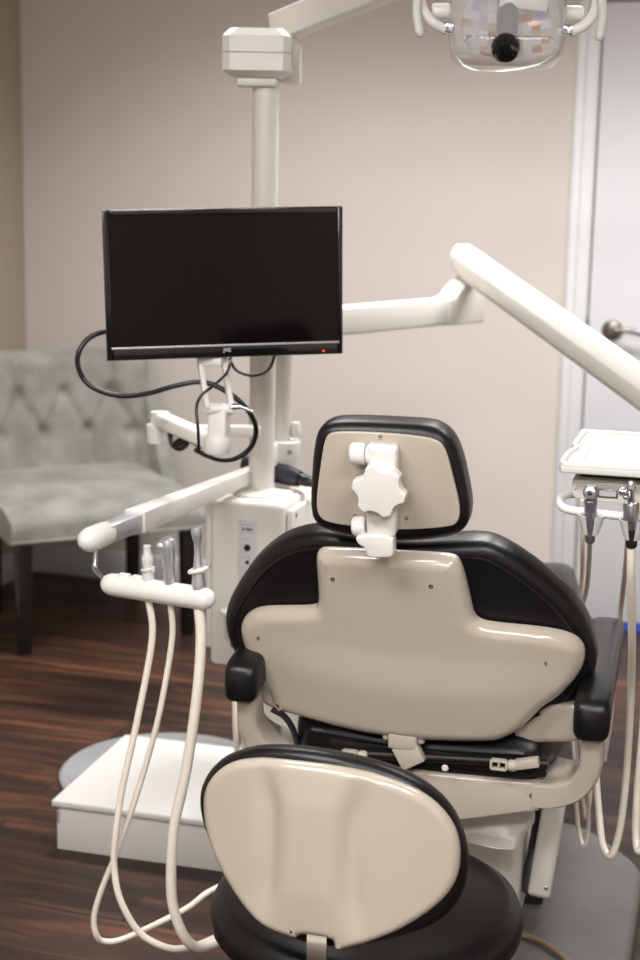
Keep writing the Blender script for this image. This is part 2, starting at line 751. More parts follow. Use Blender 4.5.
slab(b, so, -.036, -.003, .023, .006, bfn, .03, 7, shell_bend)
shell = obj('back_shell', b, SHELL, CH)
for px, py in ((333, 579), (431, 586), (259, 638), (545, 663)):
    u, v = BP.uv(px, py, bend, -.034)
    screw('screw', shell, lo(CH, BP.pt(u, v, shell_bend(u, v, 0) - .0345)), MW[CH.name].to_3x3().inverted() @ -BP.N, .0045, CHROME)

cush_px = [(229, 618), (231, 598), (243, 575), (261, 550), (285, 532), (316, 524), (350, 527), (400, 535), (450, 534), (485, 533), (505, 540), (532, 557), (562, 581), (585, 607), (596, 632),
           (599, 655), (592, 677), (574, 699), (540, 716), (495, 728), (420, 730), (340, 722), (290, 700), (255, 668), (236, 640)]
cbend = lambda u, v, w: kb * u * u + .012
co_ = BP.trace(cush_px, 2, cbend, .03)
b = nb()
slab(b, co_, .0, .085, .022, .04, bfn, .04, 5, bend)
cushion = obj('back_cushion', b, BLACK, CH, 60)
# welt seam round the rear edge
b = nb()
ring = inset2(co_ if area2(co_) > 0 else co_[::-1], .024)
tube(b, [bfn(u, v, bend(u, v, 0) + .0005) for u, v in ring], .0028, 6, closed=True)
obj('welt', b, BLACKP, cushion)

# headrest ---------------------------------------------------------------
hc = at(391, 478, 2.40)
HP = Plane(hc, CY, math.radians(9))
hfn = HP.fn(CH)
hr_px = [(318, 429), (328, 422), (345, 420), (378, 421), (419, 423), (438, 426), (452, 437), (461, 457), (468, 490), (471, 512), (467, 527), (455, 534), (437, 538), (403, 541), (362, 538), (329, 530), (315, 521), (311, 506), (312, 480), (314, 450)]
pad = HP.trace(hr_px, 2, None, .02)
b = nb()
slab(b, pad, 0, .085, .021, .04, hfn, None, 6)
hpad = obj('headrest_pad', b, BLACK, CH, 70)
pl_px = [(325, 437), (333, 431), (378, 432), (424, 436), (440, 441), (447, 452), (453, 475), (461, 509), (458, 523), (448, 527), (403, 530), (362, 527), (330, 523), (319, 517), (316, 503), (320, 469)]
b = nb()
slab(b, HP.trace(pl_px, 2), -.003, .004, .0025, .001, hfn, None, 3)
plate = obj('headrest_plate', b, SHELL, hpad)
nH = MW[CH.name].to_3x3().inverted() @ -HP.N
for px, py in ((381, 436.5), (356, 515), (407, 517)):
    u, v = HP.uv(px, py)
    screw('screw', plate, lo(CH, HP.pt(u, v, -.003)), nH, .0035, CHROME)


def hbox(b, x0, y0, x1, y1, w0, w1, bev):
    """rounded block between photo corners on the headrest's plane, from depth w0 to w1"""
    u0, v0 = HP.uv(x0, y0, None, w0)
    u1, v1 = HP.uv(x1, y1, None, w0)
    t = nb()
    rbox(t, (0, 0, 0), (abs(u1 - u0), abs(w1 - w0), abs(v1 - v0)), bev, 3)
    M = Matrix((HP.X, HP.N, HP.U)).transposed().to_4x4()
    M.translation = HP.pt((u0 + u1) / 2, (v0 + v1) / 2, (w0 + w1) / 2)
    t.transform(MW[CH.name].inverted() @ M)
    add(b, t)


def hcyl(b, x0, y0, x1, y1, r, w, n=20, bev=.003):
    p0 = lo(CH, HP.pt(*HP.uv(x0, y0, None, w), w))
    p1 = lo(CH, HP.pt(*HP.uv(x1, y1, None, w), w))
    L_ = (p1 - p0).length
    lathe(b, [(r - bev, 0), (r, bev), (r, L_ - bev), (r - bev, L_)], p0, p1 - p0, n)


b = nb()
hbox(b, 366, 446, 396, 522, -.026, -.002, .004)
mech = obj('headrest_bracket', b, WHITE, CH)
b = nb()
hcyl(b, 351, 453.5, 366, 453.5, .0175, -.02)
hcyl(b, 366.5, 454.5, 396, 455.5, .016, -.02)
hbox(b, 367, 447, 396.5, 478, -.036, -.01, .006)
obj('upper_knuckle', b, WHITE, mech)
b = nb()
hcyl(b, 353, 526, 366, 526, .016, -.02)
hbox(b, 366, 508, 395, 537, -.034, -.004, .004)
obj('lower_knuckle', b, WHITE, mech)
# strap that steps down from the lower knuckle into the backrest
b = nb()
st_px = [(356, 535), (358, 543), (366, 547), (367, 556), (381, 557), (394, 556), (394, 546), (393, 536), (375, 534)]
slab(b, HP.trace(st_px, 1, None, -.034), -.040, -.014, .003, .003, hfn, None, 3)
obj('headrest_strap', b, WHITE, mech)
# six pointed clamp knob
b = nb()
u, v = HP.uv(379, 491, None, -.05)
kp = []
for k in range(120):
    a = 2 * PI * k / 120 - .21
    # a disc with six round bites taken out of its rim
    r, q = .0432, (a + .21) % (PI / 3) - PI / 6
    rc, dc_ = .0205, .0555
    disc = rc * rc - (dc_ * math.sin(q)) ** 2
    if disc > 0:
        r = min(r, dc_ * math.cos(q) - math.sqrt(disc))
    kp.append((u + r * math.cos(a), v + r * math.sin(a) * .98))
slab(b, kp, -.056, -.034, .0025, .0025, hfn, None, 4)
knob = obj('clamp_knob', b, WHITE, mech)

# seat and leg rest ------------------------------------------------------
# profile along the chair (y, z top); side to side it is rounded
prof = [(.035, .525, .20), (.07, .557, .222), (.16, .55, .232), (.35, .535, .238), (.55, .54, .238), (.75, .575, .195), (.92, .612, .167), (1.02, .615, .158), (1.12, .59, .155), (1.35, .50, .145), (1.6, .40, .14), (1.78, .34, .125)]
pp = spl([V((y, z, w)) for y, z, w in prof], 4)
b = nb()
rings = []
for i, q in enumerate(pp):
    y, zt, w = q
    th = .095 if y < 1.1 else .085
    if i == 0:
        th *= .5
    sec = []
    n = 28
    for k in range(n):
        a = 2 * PI * k / n
        cx, sz = math.cos(a), math.sin(a)
        ex = math.copysign(abs(cx) ** .35, cx) * w
        ez = math.copysign(abs(sz) ** .6, sz) * th / 2
        sec.append(b.verts.new((ex, y, zt - th / 2 + ez + .02 * (ex / w) ** 2 * (1 if ez > 0 else .4))))
    rings.append(sec)
for A, B in zip(rings, rings[1:]):
    for k in range(28):
        b.faces.new((A[k], A[(k + 1) % 28], B[(k + 1) % 28], B[k]))
b.faces.new(rings[0][::-1])
b.faces.new(rings[-1])
obj('seat_cushion', b, BLACK, CH, 60)
# pan under the seat
b = nb()
rbox(b, (0, .62, .447), (.36, 1.1, .03), .01, 3)
obj('seat_pan', b, CREAM, CH)

# armrests ---------------------------------------------------------------
ZT = .677


def armrest(s, near, far):
    """pad from near end to far end (local floor coordinates)"""
    n_, f_ = V((near[0], near[1], ZT - .03)), V((far[0], far[1], ZT - .03))
    d = (f_ - n_).normalized()
    b = nb()
    n = 20
    rings = []
    L_ = (f_ - n_).length
    for t_ in [0, .01, .03, .06, .12, .25, .5, .75, .9, .96, 1.0]:
        p = n_.lerp(f_, t_)
        e = min(t_, 1 - t_) * L_
        k = 1 if e > .022 else math.sqrt(max(0, 1 - (1 - e / .022) ** 2)) * .35 + .65
        hw = .0305 * k
        hh = (.029 + .007 * max(0, 1 - t_ / .2)) * k
        drop = -.018 * max(0, (.26 - t_) / .26) ** 2
        ring = []
        for q in range(n):
            a = 2 * PI * q / n
            cx, sz = math.cos(a), math.sin(a)
            ring.append(b.verts.new(p + V((d.y, -d.x, 0)) * (math.copysign(abs(cx) ** .45, cx) * hw) + V((0, 0, math.copysign(abs(sz) ** .45, sz) * hh + drop))))
        rings.append(ring)
    for A, B in zip(rings, rings[1:]):
        for q in range(n):
            b.faces.new((A[q], A[(q + 1) % n], B[(q + 1) % n], B[q]))
    b.faces.new(rings[0][::-1])
    b.faces.new(rings[-1])
    return obj('armrest_pad', b, BLACK, CH, 50)


def cz(px, py, z):
    return lo(CH, atz(px, py, z))


rn = (cz(574, 697, ZT) + cz(611, 697, ZT)) / 2
rf = (cz(592, 614, ZT) + cz(626, 614, ZT)) / 2
arm_r = armrest(1, (rn.x, rn.y), (rf.x, rf.y))
ln = cz(239, 660, ZT)
arm_l = armrest(-1, (ln.x, ln.y), (ln.x - .012, ln.y + .40))


def arm_frame(s, ax, ay, x_in):
    """swept enamel arm: post under the pad curving in below the seat"""
    path = [V((ax, ay + .035, ZT - .08)), V((ax + s * .0, ay + .04, .58)), V((ax - s * .002, ay + .05, .535)), V((ax - s * .022, ay + .06, .496)), V((ax - s * .06, ay + .07, .474)), V((ax - s * .10, ay + .079, .4675)), V((x_in - s * .004, ay + .081, .4675))]
    pts = spl(path, 6)
    b = nb()
    rings = []
    n = 16
    for i, p in enumerate(pts):
        t_ = i / (len(pts) - 1)
        d = (pts[min(i + 1, len(pts) - 1)] - pts[max(i - 1, 0)]).normalized()
        yv = V((0, 1, 0))
        zv = d.cross(yv).normalized()
        hh = .017 + .0075 * t_
        dd = .028 + .055 * max(0, min(1, (t_ - .25) / .5))
        ring = []
        for q in range(n):
            a = 2 * PI * q / n
            cx, sz = math.cos(a), math.sin(a)
            ring.append(b.verts.new(p + yv * (math.copysign(abs(cx) ** (.4 - .28 * t_), cx) * dd + dd) + zv * (math.copysign(abs(sz) ** (.5 - .36 * t_), sz) * hh)))
        rings.append(ring)
    for A, B in zip(rings, rings[1:]):
        for q in range(n):
            b.faces.new((A[q], A[(q + 1) % n], B[(q + 1) % n], B[q]))
    b.faces.new(rings[0][::-1])
    b.faces.new(rings[-1])
    return obj('arm_frame', b, SHELL, CH)  # darker shell colour puts the shade below the seat into the arm


bx = cz(537, 790, .5)          # where the right arm bolts to the cross beam
afr = arm_frame(1, rn.x, rn.y - .015, bx.x)
screw('screw', afr, V((bx.x - .012, rn.y + .0655, .47)), V((0, -1, 0)), .006)
afl = arm_frame(-1, ln.x + .004, ln.y - .015, -bx.x * .86)
# cross beam under the seat, deeper in the middle
b = nb()
beam = [(-bx.x * .86, .438), (-.08, .405), (.08, .405), (bx.x, .443), (bx.x, .492), (.05, .487), (-.05, .487), (-bx.x * .86, .49)]
by = rn.y + .066
slab(b, beam, 0, .10, .006, .006, lambda u, v, w: V((u, by + w, v)), None, 3)
obj('cross_beam', b, SHELL, CH)  # beam's shadow is put in by using the darker shell colour
# brackets that carry the backrest from the arm posts
for s, x0 in ((1, rn.x), (-1, ln.x)):
    b = nb()
    pth = spl([V((s * .17, .075, .575)), V((s * .21, .07, .585)), V((x0 * .9, .06, .60)), V((x0 + s * .0, .10, .615))], 5)
    for i in range(len(pth) - 1):
        pass
    rings = []
    for i, p in enumerate(pth):
        d = (pth[min(i + 1, len(pth) - 1)] - pth[max(i - 1, 0)]).normalized()
        sd = d.cross(V((0, 0, 1))).normalized()
        rings.append([b.verts.new(p + sd * (math.copysign(abs(math.cos(a)) ** .4, math.cos(a)) * .018) + V((0, 0, math.copysign(abs(math.sin(a)) ** .4, math.sin(a)) * .034))) for a in [2 * PI * q / 16 for q in range(16)]])
    for A, B in zip(rings, rings[1:]):
        for q in range(16):
            b.faces.new((A[q], A[(q + 1) % 16], B[(q + 1) % 16], B[q]))
    b.faces.new(rings[0][::-1])
    b.faces.new(rings[-1])
    obj('back_bracket', b, SHELL, CH)  # same darker colour, standing in for the shade here
# hinge in the middle below the shell
def cpl(px, py, yl):
    return lo(CH, hit(px, py, MW[CH.name] @ V((0, yl, 0)), MW[CH.name].to_3x3() @ V((0, 1, 0))))


b = nb()
p0, p1 = cpl(403, 741, .0), cpl(415, 765, .0)
rbox(b, p0 + V((0, .012, 0)), (.050, .04, .028), .004, 3)
bar(b, p0 + V((0, .004, -.004)), p1 + V((0, .0, 0)), .044, .02, .003, 2, V((0, -1, 0)))
rbox(b, p0 + V((-.03, .014, .005)), (.014, .03, .018), .006, 3)
rbox(b, p0 + V((.03, .014, .005)), (.014, .03, .018), .006, 3)
obj('back_hinge', b, MECH, CH)
# recline links and their clevises
b = nb()
q0, q1 = cpl(325, 752, .015), cpl(548, 764, .015)
tube(b, [q0, q1], .008, 12)
rbox(b, ((q0 + q1) / 2) + V((0, .02, -.006)), ((q1 - q0).length * .98, .012, .026), .004)
lk = obj('recline_shaft', b, DARKG, CH)
for px, py in ((350, 755), (499, 764.5)):
    b = nb()
    c0 = cpl(px, py, .0)
    w_, h_ = .026, .014
    rbox(b, c0 + V((0, 0, h_ / 2)), (w_, .014, .004), .0012)
    rbox(b, c0 + V((0, 0, -h_ / 2)), (w_, .014, .004), .0012)
    rbox(b, c0 + V((w_ / 2, 0, 0)), (.004, .014, h_), .0012)
    rbox(b, c0 + V((-w_ / 2, 0, 0)), (.004, .014, h_), .0012)
    rbox(b, c0, (.004, .010, h_), .0012)
    lathe(b, [(.008, 0), (.010, .003), (.010, .011), (.007, .015)], c0 + V((w_ / 2 + .002, .002, 0)), V((1, 0, 0)), 14)
    obj('clevis', b, MECH, CH)
b = nb()
rbox(b, cpl(527, 763, .005), (.042, .02, .016), .003, 2, Matrix.Rotation(-.25, 3, 'Y'))
obj('link_cover', b, MECH, CH)
screw('screw', CH, cpl(445, 768, .0), V((0, -1, 0)), .006, CREAM)

# pedestal, lift arms and floor plate ------------------------------------
b = nb()
pe = [cz(px, py, .036) for px, py in ((624, 960), (644, 893), (644, 868), (612, 845), (583, 824))]
xr = (pe[0].x + pe[1].x) / 2 + .004
plate_o = smooth2([(-.29, .12), (xr, .12), (xr, .3), (xr, pe[1].y), (pe[2].x, pe[2].y), (pe[3].x, pe[3].y), (pe[4].x, pe[4].y), (-.1, pe[4].y + .02), (-.29, pe[4].y), (-.29, .9), (-.29, .3)], 2)
slab(b, plate_o, 0.0, .042, .002, .018, lambda u, v, w: V((u, v, w)), None, 4)
obj('floor_plate', b, BASEG, CH)
b = nb()
rbox(b, (.0, .60, .175), (.30, .56, .29), .03, 4, None, (.9, .88))
rbox(b, (.0, .62, .36), (.25, .36, .10), .02, 3)
ped = obj('pedestal', b, CREAM, CH)
b = nb()
wedge = [cz(452, 828, .352), cz(495, 838, .345), cz(514, 839, .35), cz(536, 811, .385), cz(490, 810, .385)]
top = [b.verts.new(p) for p in wedge]
bot = [b.verts.new(p - V((0, 0, .022))) for p in wedge]
b.faces.new(top)
b.faces.new(bot[::-1])
for k in range(5):
    b.faces.new((top[k], top[(k + 1) % 5], bot[(k + 1) % 5], bot[k]))
bmesh.ops.bevel(b, geom=b.edges[:], offset=.003, segments=2, profile=.5, affect='EDGES')
obj('lift_cover', b, WHITE, ped)
b = nb()
rbox(b, (.045, .36, .318), (.20, .12, .05), .018, 4)
obj('foot_switch_box', b, CREAM, ped)
b = nb()
bar(b, lo(CH, at(556, 795, 2.95)), lo(CH, at(539, 897, 2.86)), .044, .055, .007, 3, V((0, -1, 0)))
la = obj('lift_arm', b, CREAM, CH)
screw('screw', la, lo(CH, at(546, 888, 2.83)), V((0, -1, 0)), .004)
b = nb()
bar(b, lo(CH, at(543, 800, 2.98)), lo(CH, at(526, 893, 2.89)), .024, .03, .004, 2, V((0, -1, 0)))
rbox(b, lo(CH, at(532, 900, 2.92)) + V((-.01, .06, -.06)), (.06, .10, .14), .01, 3)
obj('lift_pivot', b, BLACKP, CH)
b = nb()
rbox(b, V((-.175, .55, .27)), (.04, .3, .4), .012, 3)
obj('lift_arm', b, CREAM, CH)
# cable seen beside the left arm
b = nb()
tube(b, spl([lo(CH, at(px, py, Y)) for px, py, Y in ((272, 709, 2.60), (285, 717, 2.60), (294, 732, 2.6), (299, 752, 2.62), (303, 790, 2.65))], 6), .006, 8)
obj('cable', b, CABLE, CH)

# ------------------------------------------------------------------ operator stool
SY = math.radians(2)
sc = at(367, 888, 2.30)
ST = thing('operator_stool', 'black round stool with cream moulded back in the foreground', 'stool', (sc.x, sc.y, 0), SY)
sz = sc.z
b = nb()
R_ = .25
lathe(b, [(0, -.005), (.11, -.003), (.185, .0), (.224, -.004), (.242, -.014), (R_, -.034), (.248, -.055), (.234, -.074), (.21, -.082), (0, -.084)][::-1], (0, 0, sz), (0, 0, 1), 56)
obj('seat', b, BLACK, ST, 60)
b = nb()
lathe(b, [(.15, 0), (.17, .008), (.17, .012), (.15, .014)], (0, 0, sz - .098), (0, 0, 1), 32)
obj('seat_pan', b, BLACKP, ST)
b = nb()
lathe(b, [(.03, .07), (.032, .1), (.032, sz - .27), (.02, sz - .265), (.02, sz - .098)], (0, 0, 0), (0, 0, 1), 20)
obj('gas_column', b, STEEL, ST)
for k in range(5):
    a = 2 * PI * k / 5 + .3
    d = V((math.cos(a), math.sin(a), 0))
    b = nb()
    bar(b, d * .02 + V((0, 0, .09)), d * .25 + V((0, 0, .075)), .04, .026, .008, 3)
    lg = obj('leg', b, ALU, ST)
    b = nb()
    cc = d * .235 + V((0, 0, .026))
    sd = V((-d.y, d.x, 0))
    for s in (-1, 1):
        lathe(b, [(.022, 0), (.026, .003), (.026, .013), (.022, .016)], cc + sd * (s * .012 - .008), sd, 18)
    tube(b, [cc, cc + V((0, 0, .045))], .008, 8)
    obj('caster', b, BLACKP, lg)
SP = Plane(at(335, 850, 2.05), SY, math.radians(-3))
sfn = SP.fn(ST)
sb = lambda u, v, w: .9 * u * u
sback = [(199, 800), (204, 778), (220, 759), (245, 749), (275, 746), (320, 750), (377, 762), (422, 781), (450, 806), (464, 835), (469, 868), (462, 897), (444, 919), (410, 934), (340, 948), (290, 938), (255, 915), (225, 870), (205, 830)]
so2 = SP.trace(sback, 2, sb, .02)
b = nb()
slab(b, so2, .006, .052, .016, .02, sfn, .04, 5, sb)
obj('back_cushion', b, BLACK, ST, 60)
sshell = [(201, 803), (206, 783), (221, 768), (240, 761), (272, 760), (349, 769), (405, 786), (435, 804), (454, 828), (460, 853), (457, 881), (441, 904), (405, 929), (371, 943), (341, 951), (334, 952), (333, 945), (331, 940), (298, 935), (296, 940), (290, 939), (263, 929), (243, 910), (216, 866), (204, 832)]
so3 = SP.trace(sshell, 2, sb, -.012)


def stool_relief(u, v, w):
    z = .9 * u * u
    uc = u + .034
    wd = .058 + 1.1 * (v + .005) ** 2
    d = abs(uc) - wd
    edge = max(0, min(1, (.125 - abs(v)) / .06)) * max(0, min(1, (.155 - abs(u)) / .03))
    # two soft grooves curve down either side of a centre panel that stands a little proud
    g = .010 * math.exp(-(d / .017) ** 2) - .006 * (1 / (1 + math.exp(d / .008)))
    return z + g * edge


b = nb()
slab(b, so3, -.014, .006, .011, .004, sfn, .0075, 5, stool_relief)
obj('back_shell', b, SHELL, ST, 60)
b = nb()
jp = [(317, 936, 2.04), (317, 950, 2.028), (317, 968, 2.02), (318, 992, 2.02), (320, 1012, 2.05), (325, 1016, 2.12)]
jl = spl([lo(ST, at(*q)) for q in jp], 5)
rings = []
for i, p in enumerate(jl):
    d = (jl[min(i + 1, len(jl) - 1)] - jl[max(i - 1, 0)]).normalized()
    nx = V((1, 0, 0))
    ny = d.cross(nx).normalized()
    rings.append([b.verts.new(p + nx * a + ny * c) for a, c in ((-.0145, -.003), (.0145, -.003), (.0145, .003), (-.0145, .003))])
for A, B in zip(rings, rings[1:]):
    for q in range(4):
        b.faces.new((A[q], A[(q + 1) % 4], B[(q + 1) % 4], B[q]))
b.faces.new(rings[0][::-1])
b.faces.new(rings[-1])
bar(b, jl[-1], V((0, -.05, sz - .10)), .029, .006, .001)
obj('back_bar', b, mat('bronze_bar', rgb(98, 90, 84), .3, 1), ST)

# ------------------------------------------------------------------ utility cabinet with post
cf = at(210, 499, 3.30)
CZT = cf.z
CB = thing('utility_cabinet', 'cream utility cabinet carrying the tall post behind the chair', 'cabinet', (cf.x, cf.y, 0), 0)
W_, D_ = .168, .27
CZB = CZT - .375
b = nb()
rbox(b, (W_ / 2, D_ / 2, (CZT + CZB) / 2), (W_, D_, CZT - CZB), .012, 4)
cab = obj('cabinet_body', b, CREAM, CB)
b = nb()
rbox(b, (-.008, D_ / 2 + .01, (CZT + CZB) / 2 + .012), (.016, D_ - .01, CZT - CZB - .04), .006, 3)
sidec = obj('side_cover', b, CREAM, CB)
b = nb()
rbox(b, (W_ + .007, D_ / 2 + .012, (CZT + CZB) / 2 + .0), (.014, D_ - .02, CZT - CZB - .03), .006, 3)
sider = obj('side_cover', b, CREAM, CB)
FP = Plane(V((cf.x, cf.y, CZT)), 0, 0)
screw('screw', sidec, lo(CB, FP.pt(*FP.uv(208.5, 568), 0)) + V((0, .014, 0)), V((0, -1, 0)), .003)
screw('screw', sider, V((W_ + .0135, .05, CZT - .03)), V((1, 0, 0)), .006)
# control strip on the front
u0, v0 = FP.uv(238.5, 520)
u1, v1 = FP.uv(257.5, 521)
v2 = FP.uv(240, 590)[1]
b = nb()
rbox(b, ((u0 + u1) / 2, -.0005, (v0 + v2) / 2 + CZT), (u1 - u0, .002, v0 - v2), .0008)
strip = obj('control_strip', b, GREYP, CB)
b = nb()
rbox(b, ((u0 + u1) / 2, -.001, v0 + CZT + .001), (u1 - u0 + .003, .005, .003), .001)
obj('strip_lip', b, CREAM, strip)
um = (u0 + u1) / 2
text_obj('logo_text', 'a\u00b7dec', .0125, INK, strip, pmat(FP, CB, um, FP.uv(248, 529)[1], -.0017))
for py, w in ((524.7, .028), (533, .029), (539.5, .02), (557.5, .019)):
    b = nb()
    rbox(b, (um - .001, -.0016, FP.uv(248, py)[1] + CZT), (w, .0006, .0012), 0)
    obj('caption_line', b, LINK_, strip)
for py, r in ((547.5, .0072), (562, .0042)):
    b = nb()
    lathe(b, [(r, 0), (r, .003), (r * .75, .003), (r * .7, .001), (0, .001)], V((um, -.0015, FP.uv(248, py)[1] + CZT)), V((0, -1, 0)), 20)
    obj('socket', b, INK, strip)
# solids cup hung on the front
b = nb()
cc = lo(CB, at(239, 614, 3.23))
lathe(b, [(.036, 0), (.041, .002), (.041, .010), (.036, .013), (0, .013)], cc, (0, 0, 1), 28)
cup = obj('canister', b, CREAM, CB)
b = nb()
lathe(b, [(.026, 0), (.031, .006), (.033, .056), (.033, .06)], cc - V((0, 0, .06)), (0, 0, 1), 28)
obj('canister_bowl', b, LGREY, cup)
b = nb()
lathe(b, [(.010, 0), (.012, .014), (0, .014)], cc - V((.008, 0, .073)), (0, 0, 1), 16)
obj('canister_drain', b, DARKG, cup)
b = nb()
rbox(b, cc + V((0, .03, -.02)), (.03, .04, .05), .005)
obj('canister_mount', b, CREAM, cup)
# post
pp0 = lo(CB, at(263.5, 300, 3.385))
px_, py_ = pp0.x, pp0.y
ptop = at(258, 82, 3.385).z
b = nb()
lathe(b, [(.0285, 0), (.0285, ptop + .02 - CZT)], (px_, py_, CZT), (0, 0, 1), 32)
post = obj('post', b, CREAM, CB)
b = nb()
lathe(b, [(.071, -.002), (.071, .003), (.068, .006), (.035, .008), (.0285, .012)], (px_, py_, CZT), (0, 0, 1), 40)
obj('post_flange', b, CREAM, post)
# strut to the chair's floor box
b = nb()
rbox(b, (W_ * .75, D_ * .62, (CZB + .1) / 2 + .03), (.09, .09, CZB - .1 + .06), .012, 3)
rbox(b, (W_ * .75, D_ * .62, .125), (.16, .16, .02), .005)
obj('support_strut', b, CREAM, CB)
# small hoses below the cabinet
b = nb()
for px, sh in ((236, 0), (242, 4)):
    tube(b, spl([lo(CB, at(px, 668, 3.28)), lo(CB, at(px - 1, 700, 3.2)), lo(CB, at(px + sh * .3, 735, 3.16)), lo(CB, at(px + 4 + sh, 765, 3.16)), lo(CB, at(px + 22 + sh, 790, 3.16))], 6), .0062, 8)
o = obj('drain_hose', b, HOSE, CB)
# head housing at the top of the post
HB = thing('post_head', 'octagonal cream housing on top of the tall post', 'housing', tuple(at(257.5, 82, 3.385)), YAW)
b = nb()
hw, hh = .0715, .102
oct_ = [(-hw + .016, 0), (hw - .016, 0), (hw, .018), (hw, .022 + .0), (hw, hh - .018), (hw - .016, hh), (-hw + .016, hh), (-hw, hh - .018), (-hw, .018)]
# plan outline with cut corners, stacked in layers
def layer(b, z0, z1, k0, k1):
    def rg(z, k):
        w_, d_, c_ = hw - k, .072 - k, .016
        return [b.verts.new((x, y, z)) for x, y in ((-w_ + c_, -d_), (w_ - c_, -d_), (w_, -d_ + c_), (w_, d_ - c_), (w_ - c_, d_), (-w_ + c_, d_), (-w_, d_ - c_), (-w_, -d_ + c_))]
    zs = [(z0, k0[0]), (z0 + k0[1], 0), (z1 - k1[1], 0), (z1, k1[0])]
    rr = [rg(z, k) for z, k in zs]
    for A, B in zip(rr, rr[1:]):
        for q in range(8):
            b.faces.new((A[q], A[(q + 1) % 8], B[(q + 1) % 8], B[q]))
    b.faces.new(rr[0][::-1])
    b.faces.new(rr[-1])
layer(b, .008, .0555, (.02, .012), (.001, .001))
layer(b, .0565, .106, (.001, .001), (.016, .016))
obj('housing', b, WHITE, HB, 25)
b = nb()
rbox(b, (0, 0, .0), (.085, .085, .022), .006, 2)
obj('collar', b, CREAM, HB)
b = nb()
rbox(b, (.055, .095, .045), (.07, .06, .085), .008, 3)
obj('side_bracket', b, CREAM, HB)

# ------------------------------------------------------------------ light arm and lamp
la0 = at(286, 25, 3.52)
la1 = at(470, -48, 3.15)
LA = thing('light_arm', 'cream arm rising from post head towards the dental light', 'arm', tuple(la0), 0)
b = nb()
d = (la1 - la0).normalized()
bar(b, lo(LA, la0 - d * .03), lo(LA, la1), .05, .062, .006, 3)
obj('arm_beam', b, CREAM, LA)
b = nb()
lathe(b, [(.022, -.055), (.024, -.05), (.024, .0), (.02, .005)], (0, 0, -.03), (0, 0, 1), 20)
obj('pivot', b, CREAM, LA)
lc = at(508, 22, 2.9)
ltop = V((lc.x, lc.y + .02, at(508, -50, 2.9).z))
b = nb()
tube(b, spl([lo(LA, la1 - d * .02), lo(LA, la1 + V((.02, -.08, .01))), lo(LA, ltop + V((0, .05, .05))), lo(LA, ltop + V((0, 0, .0)))], 6), .018, 14)
obj('drop_tube', b, CREAM, LA)

DL = thing('dental_light', 'clear dental operating light with faceted reflector and black lamp barrel', 'dental light', tuple(lc), 0)
LP = Plane(lc, YAW, math.radians(-18))
lfn = LP.fn(DL)
k_ = 2.9 / F
# reflector dish, a rounded rectangle bowed away from the camera
def dish(b, hw, hh, depth, n=22, m=12, off=0):
    uvl = b.loops.layers.uv.new('UVMap')
    grid = []
    for j in range(m + 1):
        row = []
        for i in range(n + 1):
            s, t_ = i / n * 2 - 1, j / m * 2 - 1
            # squash the square to a rounded rectangle
            u = s * math.sqrt(max(0, 1 - t_ * t_ * .28)) * hw
            v = t_ * math.sqrt(max(0, 1 - s * s * .35)) * hh
            rr = (u / hw) ** 2 * .6 + (v / hh) ** 2 * .4
            row.append((b.verts.new(lfn(u, v, off + depth * (1 - rr))), u, v))
        grid.append(row)
    for j in range(m):
        for i in range(n):
            q = [grid[j][i], grid[j][i + 1], grid[j + 1][i + 1], grid[j + 1][i]]
            f = b.faces.new([x[0] for x in q])
            for lp, x in zip(f.loops, q):
                lp[uvl].uv = (x[1] + .5, x[2] + .5)
b = nb()
dish(b, 44 * k_, 30 * k_, .05)
refl = obj('reflector', b, FACET, DL, 30, flat=True)
sm = refl.modifiers.new('thickness', 'SOLIDIFY')
sm.thickness = .003
# clear shield around it
b = nb()
oo = smooth2([(-57 * k_, 46 * k_), (-57 * k_, -22 * k_), (-50 * k_, -40 * k_), (0, -42 * k_), (48 * k_, -40 * k_), (56 * k_, -22 * k_), (56 * k_, 46 * k_), (0, 50 * k_)], 2)
rings = []
for ins, w in ((0, 0), (.002, -.02), (.012, -.034), (.03, -.04)):
    rings.append([b.verts.new(lfn(u, v, w)) for u, v in inset2(oo, ins)])
for ins, w in ((0, .02), (.004, .05)):
    rings.insert(0, [b.verts.new(lfn(u, v, w)) for u, v in inset2(oo, ins)])
nn = len(oo)
for A, B in zip(rings, rings[1:]):
    for q in range(nn):
        b.faces.new((A[q], A[(q + 1) % nn], B[(q + 1) % nn], B[q]))
b.faces.new(rings[-1])
obj('clear_shield', b, CLEAR, DL, 60)
# black lamp barrel
b = nb()
p0 = lfn(2 * k_, 22 * k_, .02)
p1 = lfn(-5 * k_, -39 * k_, -.035)
dd = (p1 - p0)
L_ = dd.length
lathe(b, [(.014, 0), (.0165, .006), (.0195, .015), (.0205, .03), (.019, L_ * .58), (.0165, L_ * .64), (.0165, L_ * .72)], p0, dd, 28)
brl = obj('lamp_barrel', b, mat('dark_grey_plastic', rgb(62, 61, 62), .4), DL)
b = nb()
lathe(b, [(.0150, L_ * .70), (.0150, L_ * .76), (.0245, L_ * .80), (.0265, L_ * .83), (.0265, L_ * .93), (.0225, L_ * .99), (.021, L_ * .985), (0, L_ * .97)], p0, dd, 32)
obj('barrel_cap', b, GLOSSB, brl)
b = nb()
pa, pb = lfn(-8 * k_, 21 * k_, .0), lfn(38 * k_, 17 * k_, .0)
bar(b, pa, pb, .012, .022, .004)
obj('barrel_mount', b, WHITE, DL)
